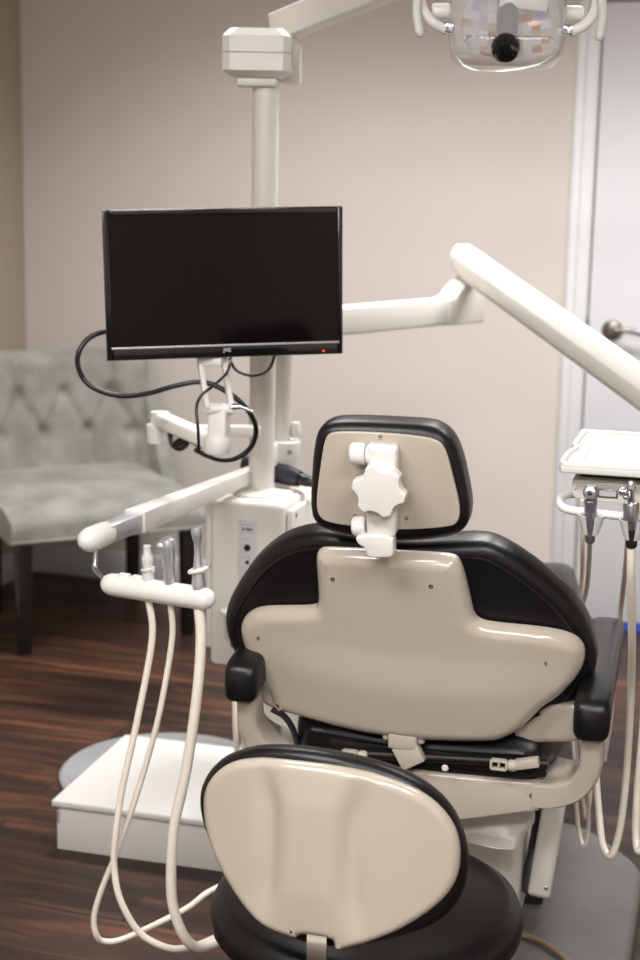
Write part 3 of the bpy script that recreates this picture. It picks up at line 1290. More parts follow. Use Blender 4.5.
# yoke arms and handles
for s in (-1, 1):
    b = nb()
    pts = [lfn(s * 50 * k_, -9 * k_, .01), lfn(s * 62 * k_, -8 * k_, .0), lfn(s * 74 * k_, -3 * k_, -.01), lfn(s * 83 * k_, 10 * k_, -.01), lfn(s * 86 * k_, 36 * k_, 0), lfn(s * 78 * k_, 75 * k_, .02), lfn(s * 40 * k_, 92 * k_, .03), lfn(0, 95 * k_, .035)]
    tube(b, spl(pts, 6), .0095, 12)
    yk = obj('yoke_arm', b, WHITE, DL)
    b = nb()
    rbox(b, lfn(s * 57 * k_, -8 * k_, -.004), (.02, .012, .02), .004)
    obj('thumb_screw', b, CHROME, yk)
    b = nb()
    hpts = [lfn(s * 79 * k_, 38 * k_, -.02), lfn(s * 86 * k_, 25 * k_, -.024), lfn(s * 89 * k_, 5 * k_, -.026), lfn(s * 87 * k_, -12 * k_, -.026), lfn(s * 85 * k_, -22 * k_, -.025)]
    tube(b, spl(hpts, 5), [.007] + [.0085] * 18 + [.007, .004], 10)
    obj('handle', b, LGREY, DL)
    b = nb()
    lathe(b, [(.012, 0), (.014, .003), (.014, .03), (.011, .034)], lfn(s * 55 * k_, 12 * k_, .01), lfn(s * 1, 0, 0) - lfn(0, 0, 0), 18)
    obj('side_pivot', b, WHITE, DL)

# ------------------------------------------------------------------ tray arm
za = at(262, 327, 3.385).z
TA = thing('tray_arm', 'jointed cream arm bending at an elbow from the post to the tray', 'arm', (CB.location.x + px_, CB.location.y + py_, za), 0)
e0 = at(469, 303, 3.95)
e0.z = za
b = nb()
bar(b, V((0, 0, 0)), lo(TA, e0), .055, .064, .006, 3)
lathe(b, [(.044, -.04), (.046, -.036), (.046, .036), (.044, .04)], (0, 0, 0), (0, 0, 1), 28)
obj('lower_beam', b, CREAM, TA)
e1 = at(464, 259, 3.93)
b = nb()
dpt = (V((e0.x, e0.y, 0)) - V((TA.location.x, TA.location.y, 0))).normalized()
pb_ = Plane(e0, math.atan2(dpt.y, dpt.x), 0)
ko = [(-.12, -.034), (-.12, .032), (-.095, .036), (-.05, .07), (-.02, .082), (.01, .06), (.028, .03), (.028, -.034)]
slab(b, ko, -.03, .03, .005, .005, pb_.fn(TA), None, 3)
obj('elbow', b, CREAM, TA)
e2 = at(712, 436, 2.98)
b = nb()
dv = (e2 - e1).normalized()
M_ = axes(dv)
q0, q1 = lo(TA, e1 - dv * .035), lo(TA, e2)
# six sided beam, flat top with bevelled shoulders
sec = [(-.028, -.030), (.028, -.030), (.030, .006), (.019, .034), (-.019, .034), (-.030, .006)]
X_, D__, Z_ = M_.col[0], M_.col[1], M_.col[2]
rr = []
for p, k in ((q0, .72), (q0 + dv * .02, 1), (q1 - dv * .02, 1), (q1, .8)):
    rr.append([b.verts.new(p + X_ * (x * k) + Z_ * (z * k)) for x, z in sec])
for A, B in zip(rr, rr[1:]):
    for q in range(6):
        b.faces.new((A[q], A[(q + 1) % 6], B[(q + 1) % 6], B[q]))
b.faces.new(rr[0][::-1])
b.faces.new(rr[-1])
bmesh.ops.bevel(b, geom=[e for e in b.edges], offset=.003, segments=2, profile=.5, affect='EDGES')
obj('upper_beam', b, CREAM, TA, 30)
b = nb()
bar(b, q0 + dv * .05 - Z_ * .037, q1 - dv * .03 - Z_ * .037, .03, .016, .003)
obj('spring_link', b, CREAM, TA)

# ------------------------------------------------------------------ instrument tray unit
TY = math.radians(2)
tf = at(556.5, 464, 2.40)
TR = thing('instrument_tray', 'white flat instrument tray with rim on the delivery head at right', 'tray', tuple(tf), TY)
TW, TD = .44, .345
b = nb()
o2 = smooth2([(0, .0), (.02, 0), (TW - .02, 0), (TW, 0), (TW, .02), (TW, TD), (TW - .04, TD), (.02, TD), (0, TD), (0.004, TD - .03), (0, .2), (.01, .16), (0, .12)], 2)
slab(b, o2, -.014, -.002, .003, .003, lambda u, v, w: V((u, v, w)), None, 3)
# raised rim
o3 = inset2(o2 if area2(o2) > 0 else o2[::-1], .006)
tube(b, [V((u, v, -.002)) for u, v in o3], .006, 8, closed=True)
o4 = smooth2([(.034, .03), (TW - .034, .03), (TW - .034, TD - .034), (.036, TD - .034)], 0)
o4 = [(.034 + (q[0] - .034), q[1]) for q in smooth2([(.034, .03), (.06, .03), (TW - .034, .03), (TW - .034, TD - .034), (.06, TD - .034), (.034, TD - .034), (.034, TD - .06), (.034, .06)], 2)]
tube(b, [V((u, v, -.0035)) for u, v in o4], .0035, 8, closed=True)
obj('tray_plate', b, BOXW, TR, 50)

DHD = thing('delivery_head', 'cream delivery head with buttons and tube handle under the white tray', 'delivery head', tuple(tf), TY)
DP = Plane(tf + V((0, .045, 0)), TY, 0)
dfn = DP.fn(DHD)
zt_ = DP.uv(600, 480)[1]
zb_ = DP.uv(600, 500)[1]
xl_ = DP.uv(573, 485)[0]
b = nb()
rbox(b, (xl_ + .2, .045 + .11, (zt_ + zb_) / 2), (.40, .22, zt_ - zb_), .004, 3)
head = obj('head_body', b, CREAM, DHD)
b = nb()
rbox(b, (xl_ + .2, .045 + .12, zt_ + .004), (.38, .2, .012), 0)
rbox(b, (xl_ + .2, .045 + .14, zt_ + .012), (.2, .12, .02), 0)
obj('tray_mount', b, DARKG, DHD)
b = nb()
fo = smooth2([DP.uv(573, 480), DP.uv(700, 489), DP.uv(700, 508), DP.uv(577, 500), DP.uv(571, 490)], 1)
slab(b, fo, -.004, .001, .0015, .0005, dfn, None, 2)
fplate = obj('front_plate', b, CREAM, DHD)
DXN = V((0, -1, 0))
for px, py in ((575, 487), (622, 493)):
    b = nb()
    u, v = DP.uv(px, py)
    lathe(b, [(.0032, 0), (.0032, .002), (.0018, .0038), (0, .004)], dfn(u, v, -.004), DXN, 14)
    obj('button', b, WHITE, fplate)
b = nb()
u0, v0 = DP.uv(598, 488)
u1, v1 = DP.uv(618, 498)
rbox(b, dfn((u0 + u1) / 2, (v0 + v1) / 2, -.0045), (abs(u1 - u0), .003, abs(v1 - v0)), .001)
gw = obj('pressure_gauge', b, DSTEEL, fplate)
b = nb()
rbox(b, dfn((u0 + u1) / 2, (v0 + v1) / 2, -.0062), (abs(u1 - u0) - .006, .0012, abs(v1 - v0) - .005), .0004)
obj('gauge_window', b, GREYP, gw)
b = nb()
u, v = DP.uv(640, 507)
lathe(b, [(.009, 0), (.009, .004), (.007, .006), (0, .0065)], dfn(u, v, -.03), DXN, 18)
obj('yellow_marker', b, YELLOW, fplate)['label'] = 'round yellow marker'
# tube handle with holders
hpix = [(575, 494, 2.47), (566, 495, 2.43), (560, 500, 2.38), (562, 507, 2.345), (572, 510.5, 2.33), (590, 512.5, 2.325), (640, 518.5, 2.31), (720, 528, 2.285)]
b = nb()
tube(b, spl([lo(DHD, at(*q)) for q in hpix], 7), .0065, 12)
hand = obj('tube_handle', b, WHITE, DHD)
for px, py, Y in ((591, 524, 2.318), (632.5, 529, 2.303)):
    b = nb()
    c0 = lo(DHD, at(px, py, Y))
    n = 24
    rr = []
    for r, h in ((.0215, .015), (.0205, .012), (.0150, -.006), (.0115, -.016), (.0095, -.016), (.0130, -.005), (.0175, .011), (.0195, .015)):
        rr.append([b.verts.new(c0 + V((math.sin(a) * r, math.cos(a) * r, h))) for a in [PI + .36 + (2 * PI - .72) * q / n for q in range(n + 1)]])
    for i in range(8):
        A, B = rr[i], rr[(i + 1) % 8]
        for q in range(n):
            b.faces.new((A[q], A[q + 1], B[q + 1], B[q]))
    b.faces.new([r_[0] for r_ in rr])
    b.faces.new([r_[-1] for r_ in rr][::-1])
    obj('holder', b, LGREY, hand)


def hose_obj(t, pts, r, m=HOSE, name='hose', n=7):
    b = nb()
    tube(b, spl([lo(t, at(*q)) for q in pts], n), r, 10)
    return obj(name, b, m, t)


# instruments in the tray's holders
def handpiece(px, ytop, ybot, Y, kind, label, hose_pts, hr):
    base = at(px, ybot, Y)
    t = thing('dental_handpiece' if kind else 'air_water_syringe', label, 'dental handpiece' if kind else 'dental syringe', tuple(base), TY)
    top = lo(t, at(px + (1 if kind else -.5), ytop, Y - .008))
    L_ = top.length
    b = nb()
    if kind:
        lathe(b, [(.005, -.003), (.0075, 0), (.008, .01), (.0082, L_ * .35), (.0095, L_ * .6), (.0102, L_ * .72), (.0088, L_ * .74), (.0098, L_ * .76), (.0105, L_ * .9), (.008, L_ * .99), (0, L_)], (0, 0, 0), top, 24)
        obj('body', b, DSTEEL, t)
        b = nb()
        hc_ = top + V((-.0005, -.004, -.012))
        lathe(b, [(.009, -.008), (.0108, -.005), (.0108, .004), (.0085, .008), (.0042, .009), (.0036, .007), (0, .007)], hc_, V((.05, -1, .25)), 24)
        hd = obj('head', b, STEEL, t)
        b = nb()
        lathe(b, [(.0042, 0), (.0042, .004), (.002, .0045), (.0018, .003), (0, .003)], hc_ + V((.0005, -.007, .0017)), V((.05, -1, .25)), 16)
        obj('chuck', b, BLACKP, hd)
    else:
        lathe(b, [(.006, -.003), (.0085, 0), (.009, L_ * .28), (.0085, L_ * .30)], (0, 0, 0), top, 22)
        obj('grip', b, DARKG, t)
        b = nb()
        dn = top.normalized()
        lathe(b, [(.0118, 0), (.0124, .003), (.0124, L_ * .38), (.0105, L_ * .42), (.006, L_ * .43)], dn * (L_ * .29), dn, 24)
        obj('body', b, STEEL, t)
        b = nb()
        lathe(b, [(.0055, 0), (.0058, .018), (.0075, .02), (.0075, .03), (.005, .034), (0, .034)], dn * (L_ * .70), dn, 20)
        lathe(b, [(.005, 0), (.006, .002), (.006, .012), (.004, .015)], dn * (L_ * .86) + V((-.004, .004, 0)), V((-1, -.3, .1)), 16)
        lathe(b, [(.0035, 0), (.004, .002), (.004, .01), (.002, .012)], dn * (L_ * .8) + V((-.003, -.005, 0)), V((-.7, -1, .1)), 14)
        obj('nozzle', b, CHROME, t)
    hose_obj(t, hose_pts, hr)
    return t


handpiece(590, 485, 541, 2.318, True, 'grey dental handpiece in the tray holder nearest the headrest', [(590, 538, 2.318), (589, 560, 2.42), (586, 592, 2.62), (574, 640, 2.70), (571, 700, 2.74), (582, 755, 2.73), (588, 800, 2.72), (588, 832, 2.72), (584, 846, 2.72), (579, 832, 2.74), (576, 800, 2.76), (573, 750, 2.8), (566, 700, 2.9)], .0042)
handpiece(631.5, 484, 546, 2.303, False, 'steel air-water syringe in the tray holder at the photo edge', [(631, 543, 2.303), (631, 580, 2.32), (632, 640, 2.40), (631, 690, 2.5), (628, 750, 2.56), (624, 800, 2.58), (618, 838, 2.58), (610, 856, 2.58), (603, 846, 2.6), (600, 825, 2.62), (597, 790, 2.66), (594, 740, 2.72), (588, 690, 2.8)], .0066)
# further hoses behind them
hs = thing('thin_hose', 'thin beige hose hanging just behind the grey handpiece', 'hose', tuple(at(583, 536, 2.40)), 0)
hose_obj(hs, [(582, 500, 2.42), (582.5, 550, 2.46), (581, 590, 2.66), (571, 640, 2.74), (569, 700, 2.8), (577, 755, 2.85), (583, 800, 2.85), (586, 818, 2.85), (590, 800, 2.86), (592, 760, 2.88)], .0036)
hs = thing('coiled_hose', 'beige hose slanting down behind the steel syringe', 'hose', tuple(at(628, 545, 2.42)), 0)
hose_obj(hs, [(629, 520, 2.40), (627, 555, 2.60), (622, 598, 2.92), (619, 625, 3.0), (615, 660, 3.02), (610, 720, 3.02), (604, 760, 3.05)], .0052)
hs = thing('looped_hose', 'beige hose loop cut by the right photo edge', 'hose', tuple(at(640, 700, 2.5)), 0)
hose_obj(hs, [(672, 540, 2.3), (668, 640, 2.40), (660, 730, 2.5), (652, 800, 2.52), (645, 838, 2.52), (639, 851, 2.52), (636, 836, 2.54), (637, 800, 2.56), (642, 740, 2.6), (646, 690, 2.7)], .0072)

# ------------------------------------------------------------------ monitor
MY = YAW + math.radians(11)
MP = Plane(at(223.5, 284, 3.0), MY, math.radians(1.5), math.radians(1.6))
MN = thing('monitor', 'wide flat monitor with dark blank screen in front of the post', 'monitor', tuple(at(223.5, 356, 3.0)), MY)
mfn = MP.fn(MN)


def quad(pl, pts, w=0):
    """straight-sided rectangle on a plane from four photo corners (lt, rt, rb, lb)"""
    q = [pl.uv(x, y, None, w) for x, y in pts]
    l_, r_ = (q[0][0] + q[3][0]) / 2, (q[1][0] + q[2][0]) / 2
    t_, b_ = (q[0][1] + q[1][1]) / 2, (q[2][1] + q[3][1]) / 2
    return l_, r_, t_, b_


l_, r_, t_, b_ = quad(MP, ((102.7, 209), (344, 206.7), (341, 354), (106, 360.5)))
sl, sr, stp, sbt = quad(MP, ((110, 216), (338.5, 212.5), (336.5, 341.5), (111.5, 347)))
cr = .006
ro = lambda a, c, d, e, r: [(a + r, e), (c - r, e), (c - r * .3, e + r * .3), (c, e + r), (c, d - r), (c - r * .3, d - r * .3), (c - r, d), (a + r, d), (a + r * .3, d - r * .3), (a, d - r), (a, e + r), (a + r * .3, e + r * .3)]
# frame: four bars with a rounded front
b = nb()
outer = ro(l_, r_, t_, b_, cr)
inner = [(sl, sbt), (sr, sbt), (sr, stp), (sl, stp)]
for (x0, x1, y0, y1) in ((l_, sl, b_, t_), (sr, r_, b_, t_), (sl, sr, stp, t_), (sl, sr, b_, sbt)):
    o_ = [(x0, y0), (x1, y0), (x1, y1), (x0, y1)]
    slab(b, o_, -.004, .014, .0028, .001, mfn, None, 3)
bez = obj('bezel', b, GLOSSB, MN)
b = nb()
slab(b, [(l_ + .002, b_ + .002), (r_ - .002, b_ + .002), (r_ - .002, t_ - .002), (l_ + .002, t_ - .002)], .0142, .034, .004, .008, mfn, None, 3)
mid = (l_ + r_) / 2
slab(b, ro(mid - .15, mid + .15, t_ - .03, b_ + .03, .02), .03, .056, .002, .01, mfn, None, 3)
obj('back_case', b, BLACKP, MN)
b = nb()
slab(b, [(sl - .001, sbt - .001), (sr + .001, sbt - .001), (sr + .001, stp + .001), (sl - .001, stp + .001)], .0005, .010, .0003, .0003, mfn, None, 1)
obj('screen', b, SCREEN, MN)
# polished lip along the top of the lower bezel
b = nb()
slab(b, [(sl - .003, sbt - .0035), (sr + .002, sbt - .0035), (sr + .002, sbt + .0005), (sl - .003, sbt + .0005)], -.006, -.003, .001, .0005, mfn, None, 2)
obj('polished_lip', b, ALU, bez)
u, v = MP.uv(227, 349.8)
text_obj('logo_text', 'JVC', .0092, WINK, bez, pmat(MP, MN, u, v, -.0044))
b = nb()
u, v = MP.uv(323, 350.6)
lathe(b, [(.0017, 0), (.0017, .001), (0, .0013)], mfn(u, v, -.004), mfn(0, 0, -1) - mfn(0, 0, 0), 10)
obj('power_light', b, LED, bez)

# monitor arm
aw = at(250, 431, 3.385)
MA = thing('articulated_bracket', 'white folding bracket clamped to the post under the screen', 'monitor bracket', tuple(aw), 0)
A = lambda px, py, Y: lo(MA, at(px, py, Y))
b = nb()
bar(b, A(258, 431, 3.36), A(163, 431, 3.16), .026, .026, .006, 3)
obj('rear_link', b, WHITE, MA)
b = nb()
c0 = A(156, 434, 3.14)
lathe(b, [(.0175, -.018), (.019, -.015), (.0195, .0), (.0195, .02)], c0, (0, 0, 1), 24)
obj('elbow_pivot', b, WHITE, MA)
b = nb()
j0, j1 = A(160, 419, 3.14), A(217, 444, 2.93)
bar(b, j0, j1, .036, .029, .007, 3)
lathe(b, [(.0195, -.015), (.0195, .015)], j0, (0, 0, 1), 24)
lathe(b, [(.024, -.016), (.0255, -.013), (.0255, .013), (.024, .015)], j1, (0, 0, 1), 28)
obj('front_link', b, WHITE, MA)
b = nb()
k0, k1 = A(219, 438, 2.93), A(219.5, 408, 2.94)
lathe(b, [(.021, 0), (.021, .005)], k0, (0, 0, 1), 24)
bar(b, k0, k1 + V((0, 0, .010)), .037, .032, .005, 3)
tube(b, [A(205, 409, 2.93), A(234, 409, 2.93)], .011, 16)
neck = obj('neck', b, WHITE, MA)
for x0, x1, y1 in ((199, 207.5, 411), (223, 231.5, 410)):
    b = nb()
    bar(b, A(x1, y1, 2.92), A(x0, 356, 3.045), .0105, .02, .003, 2)
    obj('side_link', b, WHITE, MA)
b = nb()
rbox(b, A(212, 361, 3.02), (.05, .03, .018), .004)
bar(b, A(212, 360, 3.035), A(216, 290, 3.075), .06, .012, .003)
obj('screen_mount', b, LGREY, MA)
b = nb()
tube(b, [A(232, 407, 2.92), A(240, 406.5, 2.92)], .006, 12)
tube(b, [A(240, 406.5, 2.92), A(253, 411, 2.915)], [.004, .0035], 10)
obj('clamp_lever', b, CHROME, MA)
# second slim post and its clamp beside the main post
b = nb()
sp_ = lo(MA, at(281, 450, 3.46))
lathe(b, [(.021, sp_.z), (.021, lo(MA, at(281, 330, 3.46)).z)], (sp_.x, sp_.y, 0), (0, 0, 1), 24)
obj('slim_post', b, CREAM, MA)
b = nb()
c1 = A(281, 452, 3.47)
lathe(b, [(.042, -.024), (.044, -.020), (.044, .026), (.04, .03), (0, .03)], c1, (0, 0, 1), 28)
rbox(b, (c1 + A(262, 457, 3.385)) / 2, (.03, .09, .05), .006)
clampo = obj('post_clamp', b, WHITE, MA)
b = nb()
lathe(b, [(.010, 0), (.011, .003), (.011, .032), (.009, .036), (0, .036)], A(295.5, 438, 3.46), (0, 0, 1), 20)
obj('clamp_knob', b, WHITE, clampo)
screw('screw', clampo, A(290, 452, 3.425), V((.25, -1, 0)), .0055)

# monitor cables
cb = thing('power_cable', 'thick black cable looping left of the monitor and under its arm', 'cable', tuple(at(103, 332, 3.02)), 0)
hose_obj(cb, [(120, 330, 3.07), (103, 332, 3.05), (88, 339, 3.04), (79, 352, 3.03), (78, 366, 3.03), (86, 382, 3.03), (103, 392, 3.02), (125, 396, 3.01), (150, 393, 3.0), (175, 386, 2.99), (198, 382, 2.99), (216, 386, 2.985), (237, 399, 2.98), (251, 415, 2.985), (256, 430, 3.0), (251, 447, 3.02), (237, 458, 3.02), (222, 460, 3.02), (208, 456, 3.02), (196, 450, 3.06)], .0052, CABLE, 'cord')
cb = thing('video_cable', 'thin black cable dropping from monitor to front of its arm', 'cable', tuple(at(231, 358, 3.0)), 0)
hose_obj(cb, [(231, 350, 3.06), (230.5, 362, 3.04), (226, 374, 2.97), (213, 386, 2.90), (201, 396, 2.885), (196.5, 408, 2.88), (198, 428, 2.87), (199, 452, 2.89)], .0029, CABLE, 'cord')
cb = thing('usb_cable', 'short thin black cable hanging in a bow under the monitor', 'cable', tuple(at(233, 364, 3.0)), 0)
hose_obj(cb, [(229, 358, 3.05), (236, 370, 3.05), (250, 375.5, 3.05), (263, 373, 3.06), (271, 366, 3.07), (276, 350, 3.08)], .003, CABLE, 'cord')
cb = thing('bundled_cable', 'small black cable knot under the elbow of the monitor arm', 'cable', tuple(at(175, 440, 3.1)), 0)
hose_obj(cb, [(170, 432, 3.12), (172, 444, 3.11), (180, 449, 3.10), (187, 444, 3.08), (180, 440, 3.09), (174, 446, 3.10), (190, 441, 3.07), (200, 447, 3.04)], .005, CABLE, 'cord')

# black tapered tool lying on the cabinet top behind the post
bt = at(244, 463, 3.475)
CT = thing('curing_light', 'black tapered hand tool lying on the cabinet top behind the post', 'hand tool', tuple(bt), 0)
b = nb()
q1 = lo(CT, at(314, 483, 3.385))
L_ = q1.length
lathe(b, [(.008, 0), (.021, .003), (.024, L_ * .12), (.025, L_ * .4), (.022, L_ * .68), (.018, L_ * .8)], (0, 0, 0), q1, 24)
obj('body', b, mat('blue_black_plastic', rgb(40, 40, 52), .3), CT)
b = nb()
lathe(b, [(.014, 0), (.0135, L_ * .1), (.010, L_ * .22), (.006, L_ * .25)], q1 * .8, q1, 20)
obj('tip', b, BLACKP, CT)

# ------------------------------------------------------------------ assistant's arm
n0 = at(88, 550, 2.745)
f0 = at(254, 465, 3.42)
f0.z = n0.z = (n0.z + f0.z) / 2
AA = thing('assistant_arm', 'telescoping cream arm with white instrument holder bar left of chair', 'arm', tuple(f0), 0)
d = (n0 - f0).normalized()
La = (n0 - f0).length
q = lambda s: lo(AA, f0 + d * s)
b = nb()
t_ = nb()
bmesh.ops.create_cube(t_, size=1)
for v in t_.verts:
    kk = 1 if v.co.y > 0 else .68
    v.co = V((v.co.x * .046 * kk, v.co.y * La * .76, v.co.z * .044 * kk))
bmesh.ops.bevel(t_, geom=t_.edges[:], offset=.004, segments=2, profile=.5, affect='EDGES')
t_.transform(Matrix.Translation(q(La * .38)) @ axes(d).to_4x4())
add(b, t_)
beamo = obj('arm_beam', b, CREAM, AA)
b = nb()
bar(b, q(La * .7), q(La * .95), .036, .034, .003, 2)
obj('slide_section', b, ALU, AA)
b = nb()
t0 = q(La * .90)
lathe(b, [(.018, 0), (.0225, .006), (.0235, .02), (.0235, .06), (.021, .075), (.014, .086), (.006, .091), (0, .092)], t0, d, 24)
obj('end_cap', b, WHITE, AA)
h0, h1 = at(110, 585, 2.695), at(206, 598, 2.61)
h0.z = h1.z = (h0.z + h1.z) / 2
hl0, hl1 = lo(AA, h0), lo(AA, h1)
b = nb()
ec = q(La * 1.0)
tube(b, spl([ec + V((.012, .01, -.015)), ec + V((.012, .006, -.036)), ec + V((.017, -.004, -.053)), hl0 + V((.0, .0, .0))], 6), .0048, 10)
obj('hook_rod', b, CHROME, AA)
b = nb()
hd_ = hl1 - hl0
LL = hd_.length
lathe(b, [(0, -.017), (.008, -.0155), (.0155, -.009), (.0195, 0), (.0205, .01), (.0205, LL - .01), (.0195, LL), (.0155, LL + .009), (.008, LL + .0155), (0, LL + .017)], hl0, hd_, 28)
hb = obj('holder_bar', b, WHITE, AA)
b = nb()
u_ = hd_.normalized()
for s in (.16, .30):
    rbox(b, hl0 + u_ * (LL * s) + V((0, 0, .0205)), (.012, .022, .008), .003, 2, axes(u_))
obj('rest_notch', b, WHITE, hb)


def bar_pt(px):
    return h0.lerp(h1, (px - 110) / 96.0)


def inst(name, label, px, parts, lean, hose, hr):
    p = bar_pt(px) + V((0, 0, .016))
    t = thing(name, label, 'dental instrument', tuple(p), 0)
    ax = V(lean).normalized()
    for nm, m, prof, tip in parts:
        b = nb()
        lathe(b, prof, (0, 0, 0), ax, 22)
        if tip:
            tip(b, ax)
        obj(nm, b, m, t)
    first = bar_pt(px)
    pts = [lo(t, first - V((0, 0, .015)))] + [lo(t, at(*q_)) for q_ in hose]
    b = nb()
    tube(b, spl(pts, 7), hr, 12)
    obj('hose', b, HOSE, t)
    return t


def ring_clip(b, ax):
    tube(b, [ax * .022 + V((math.cos(a) * .010, math.sin(a) * .010, .1 * math.cos(a) * .02)) for a in [2 * PI * k / 20 for k in range(20)]], .003, 8, closed=True)
    rbox(b, ax * .024 + V((.011, -.004, 0)), (.008, .006, .012), .002)


inst('saliva_ejector', 'short pale grey saliva ejector valve, leftmost in the holder bar', 149,
     [('body', LGREY, [(.010, 0), (.0105, .004), (.0095, .02), (.0088, .03), (.0105, .036), (.0105, .044), (.007, .05), (.0068, .062), (.0072, .064), (.006, .066), (0, .066)], ring_clip)],
     (-.03, 0, 1), [(152, 640, 2.66), (136, 726, 2.65), (122, 790, 2.64), (115.5, 835, 2.63), (114, 865, 2.63), (120, 899, 2.62), (139, 932, 2.62), (165, 947, 2.62), (186, 948, 2.64), (210, 940, 2.68), (240, 925, 2.75), (290, 905, 2.9)], .0062)


def syr(b, ax):
    lathe(b, [(.008, 0), (.0105, .004), (.0100, .016), (.007, .021), (0, .021)], ax * .072 + V((.002, 0, 0)), V((-.9, -.4, -.15)), 18)


inst('angled_syringe', 'silver angled syringe in the middle of the holder bar', 171,
     [('body', ALU, [(.0105, 0), (.011, .004), (.0105, .03), (.012, .05), (.0135, .062), (.0140, .074), (.012, .082), (.006, .086), (0, .087)], None),
      ('head', ALU, [(.0139, .064), (.0143, .067), (.0143, .074), (.0139, .077)], syr)],
     (-.06, -.02, 1), [(172, 640, 2.65), (159, 715, 2.65), (144, 771, 2.66), (131, 812, 2.66), (116, 854, 2.66), (101, 891, 2.66), (94, 917, 2.66), (96, 934, 2.66), (103, 941, 2.67), (120, 940, 2.68), (150, 927, 2.7), (187, 908, 2.74), (212, 890, 2.78), (260, 870, 2.9)], .0055)


def hv(b, ax):
    tube(b, [ax * .034 + V((math.cos(a) * .0145, math.sin(a) * .0145, .004 * math.cos(a))) for a in [2 * PI * k / 24 for k in range(24)]], .004, 8, closed=True)


inst('suction_handpiece', 'tall silver suction handpiece with ring, rightmost in the holder bar', 199,
     [('body', ALU, [(.0125, 0), (.0125, .008), (.0112, .024), (.0080, .045), (.0058, .066), (.0062, .082), (.0088, .092), (.0104, .101), (.0090, .110), (.005, .111), (.0045, .105), (0, .105)], None),
      ('collar_ring', WHITE, [(.0121, .03), (.0128, .031), (.0128, .036), (.012, .037)], hv)],
     (-.04, 0, 1), [(201, 640, 2.61), (197, 696, 2.60), (186, 771, 2.60), (174, 827, 2.60), (171, 880, 2.6), (174, 910, 2.6), (184, 936, 2.6), (197, 947, 2.62), (216, 943, 2.66), (245, 930, 2.72), (290, 910, 2.85)], .0096)

# ------------------------------------------------------------------ floor box, disc, hose
fbx = lo(CH, atz(57, 849, 0))
JB = thing('floor_box', 'low white utility box on the wood floor behind the hoses', 'utility box', tuple(MW[CH.name] @ V((fbx.x, fbx.y, 0))), CY)
LXB, LYB, HB_ = .62, .42, .115
b = nb()
rbox(b, (LXB / 2, .006, HB_ / 2), (LXB, .012, HB_), .003)
rbox(b, (LXB - .006, LYB / 2, HB_ / 2), (.012, LYB, HB_), .003)
rbox(b, (.006, LYB / 2, HB_ / 2 + .03), (.012, LYB, HB_ - .06), .003)
rbox(b, (LXB / 2, LYB - .006, HB_ / 2 + .03), (LXB, .012, HB_ - .06), .003)
obj('box_walls', b, BOXW, JB)
b = nb()
rbox(b, (LXB / 2 - .003, LYB / 2 - .003, HB_ - .004), (LXB + .012, LYB + .012, .016), .005, 3)
obj('lid', b, BOXW, JB)
dc = atz(165, 770, .02)
FD = thing('foot_control', 'round pale grey ribbed floor disc showing behind the white floor box', 'foot control', (dc.x, dc.y, 0), CY)
b = nb()
R_ = .262
pf = [(R_ - .01, 0), (R_, .004), (R_, .016), (R_ - .006, .022)]
r = R_ - .012
while r > .05:
    pf += [(r, .024), (r - .004, .024), (r - .005, .021), (r - .009, .021)]
    r -= .010
pf += [(0, .022)]
lathe(b, pf, (0, 0, 0), (0, 0, 1), 72)
obj('disc', b, RIBBED, FD, 30)
bh = thing('floor_hose', 'brown hose curving across the grey floor plate beside the stool', 'hose', tuple(atz(540, 940, .05)), 0)
b = nb()
tube(b, spl([lo(bh, atz(px, py, z)) for px, py, z in ((470, 938, .08), (500, 934, .056), (520, 935, .05), (540, 941, .05), (556, 951, .05), (570, 964, .05), (585, 985, .05), (590, 1010, .05))], 6), .0055, 10)
obj('hose_tube', b, BROWNH, bh)

# ------------------------------------------------------------------ armchair
a0 = atz(22, 652, 0)
a1 = atz(184, 632, 0)
ac = (a0 + a1) / 2 + V((.018, -.015, 0))
ay = math.atan2(a1.y - a0.y, a1.x - a0.x)
AC = thing('armchair', 'grey velvet tufted armchair with dark wooden legs in the corner', 'armchair', (ac.x, ac.y, 0), ay)
hwid = (a1 - a0).length / 2 + .045
SD = .53
# seat block, slightly domed
b = nb()
n, m = 20, 18
def seat_z(x, y):
    ex = 1 - (abs(x) / hwid) ** 6
    ey = 1 - max(0, (.10 - y) / .13) ** 2.5
    return .452 + .022 * ex - .03 * (1 - max(0, ey)) + .055 * max(0, y)
top = [[b.verts.new((hwid * (i / n * 2 - 1), -.04 + (SD + .02) * j / m, seat_z(hwid * (i / n * 2 - 1), -.04 + (SD + .02) * j / m))) for i in range(n + 1)] for j in range(m + 1)]
for j in range(m):
    for i in range(n):
        b.faces.new((top[j][i], top[j][i + 1], top[j + 1][i + 1], top[j + 1][i]))
edge = [top[0][i] for i in range(n + 1)] + [top[j][n] for j in range(1, m + 1)] + [top[m][i] for i in range(n - 1, -1, -1)] + [top[j][0] for j in range(m - 1, 0, -1)]
mx = [b.verts.new((v.co.x * 1.015, v.co.y + (-.008 if v.co.y < 0 else 0), v.co.z - .03)) for v in edge]
lw = [b.verts.new((v.co.x, v.co.y, .362)) for v in edge]
ne = len(edge)
for A_, B_ in ((edge, mx), (mx, lw)):
    for k in range(ne):
        b.faces.new((A_[k], A_[(k + 1) % ne], B_[(k + 1) % ne], B_[k]))
b.faces.new(lw[::-1])
seato = obj('seat', b, VELVET, AC, 60)
b = nb()
tube(b, [V((v.x, v.y, .367)) for v in [V((-hwid, SD - .02, 0)), V((-hwid - .003, -.045, 0)), V((hwid + .003, -.045, 0)), V((hwid, SD - .02, 0))]], .006, 8)
obj('welt', b, VELVET, seato)
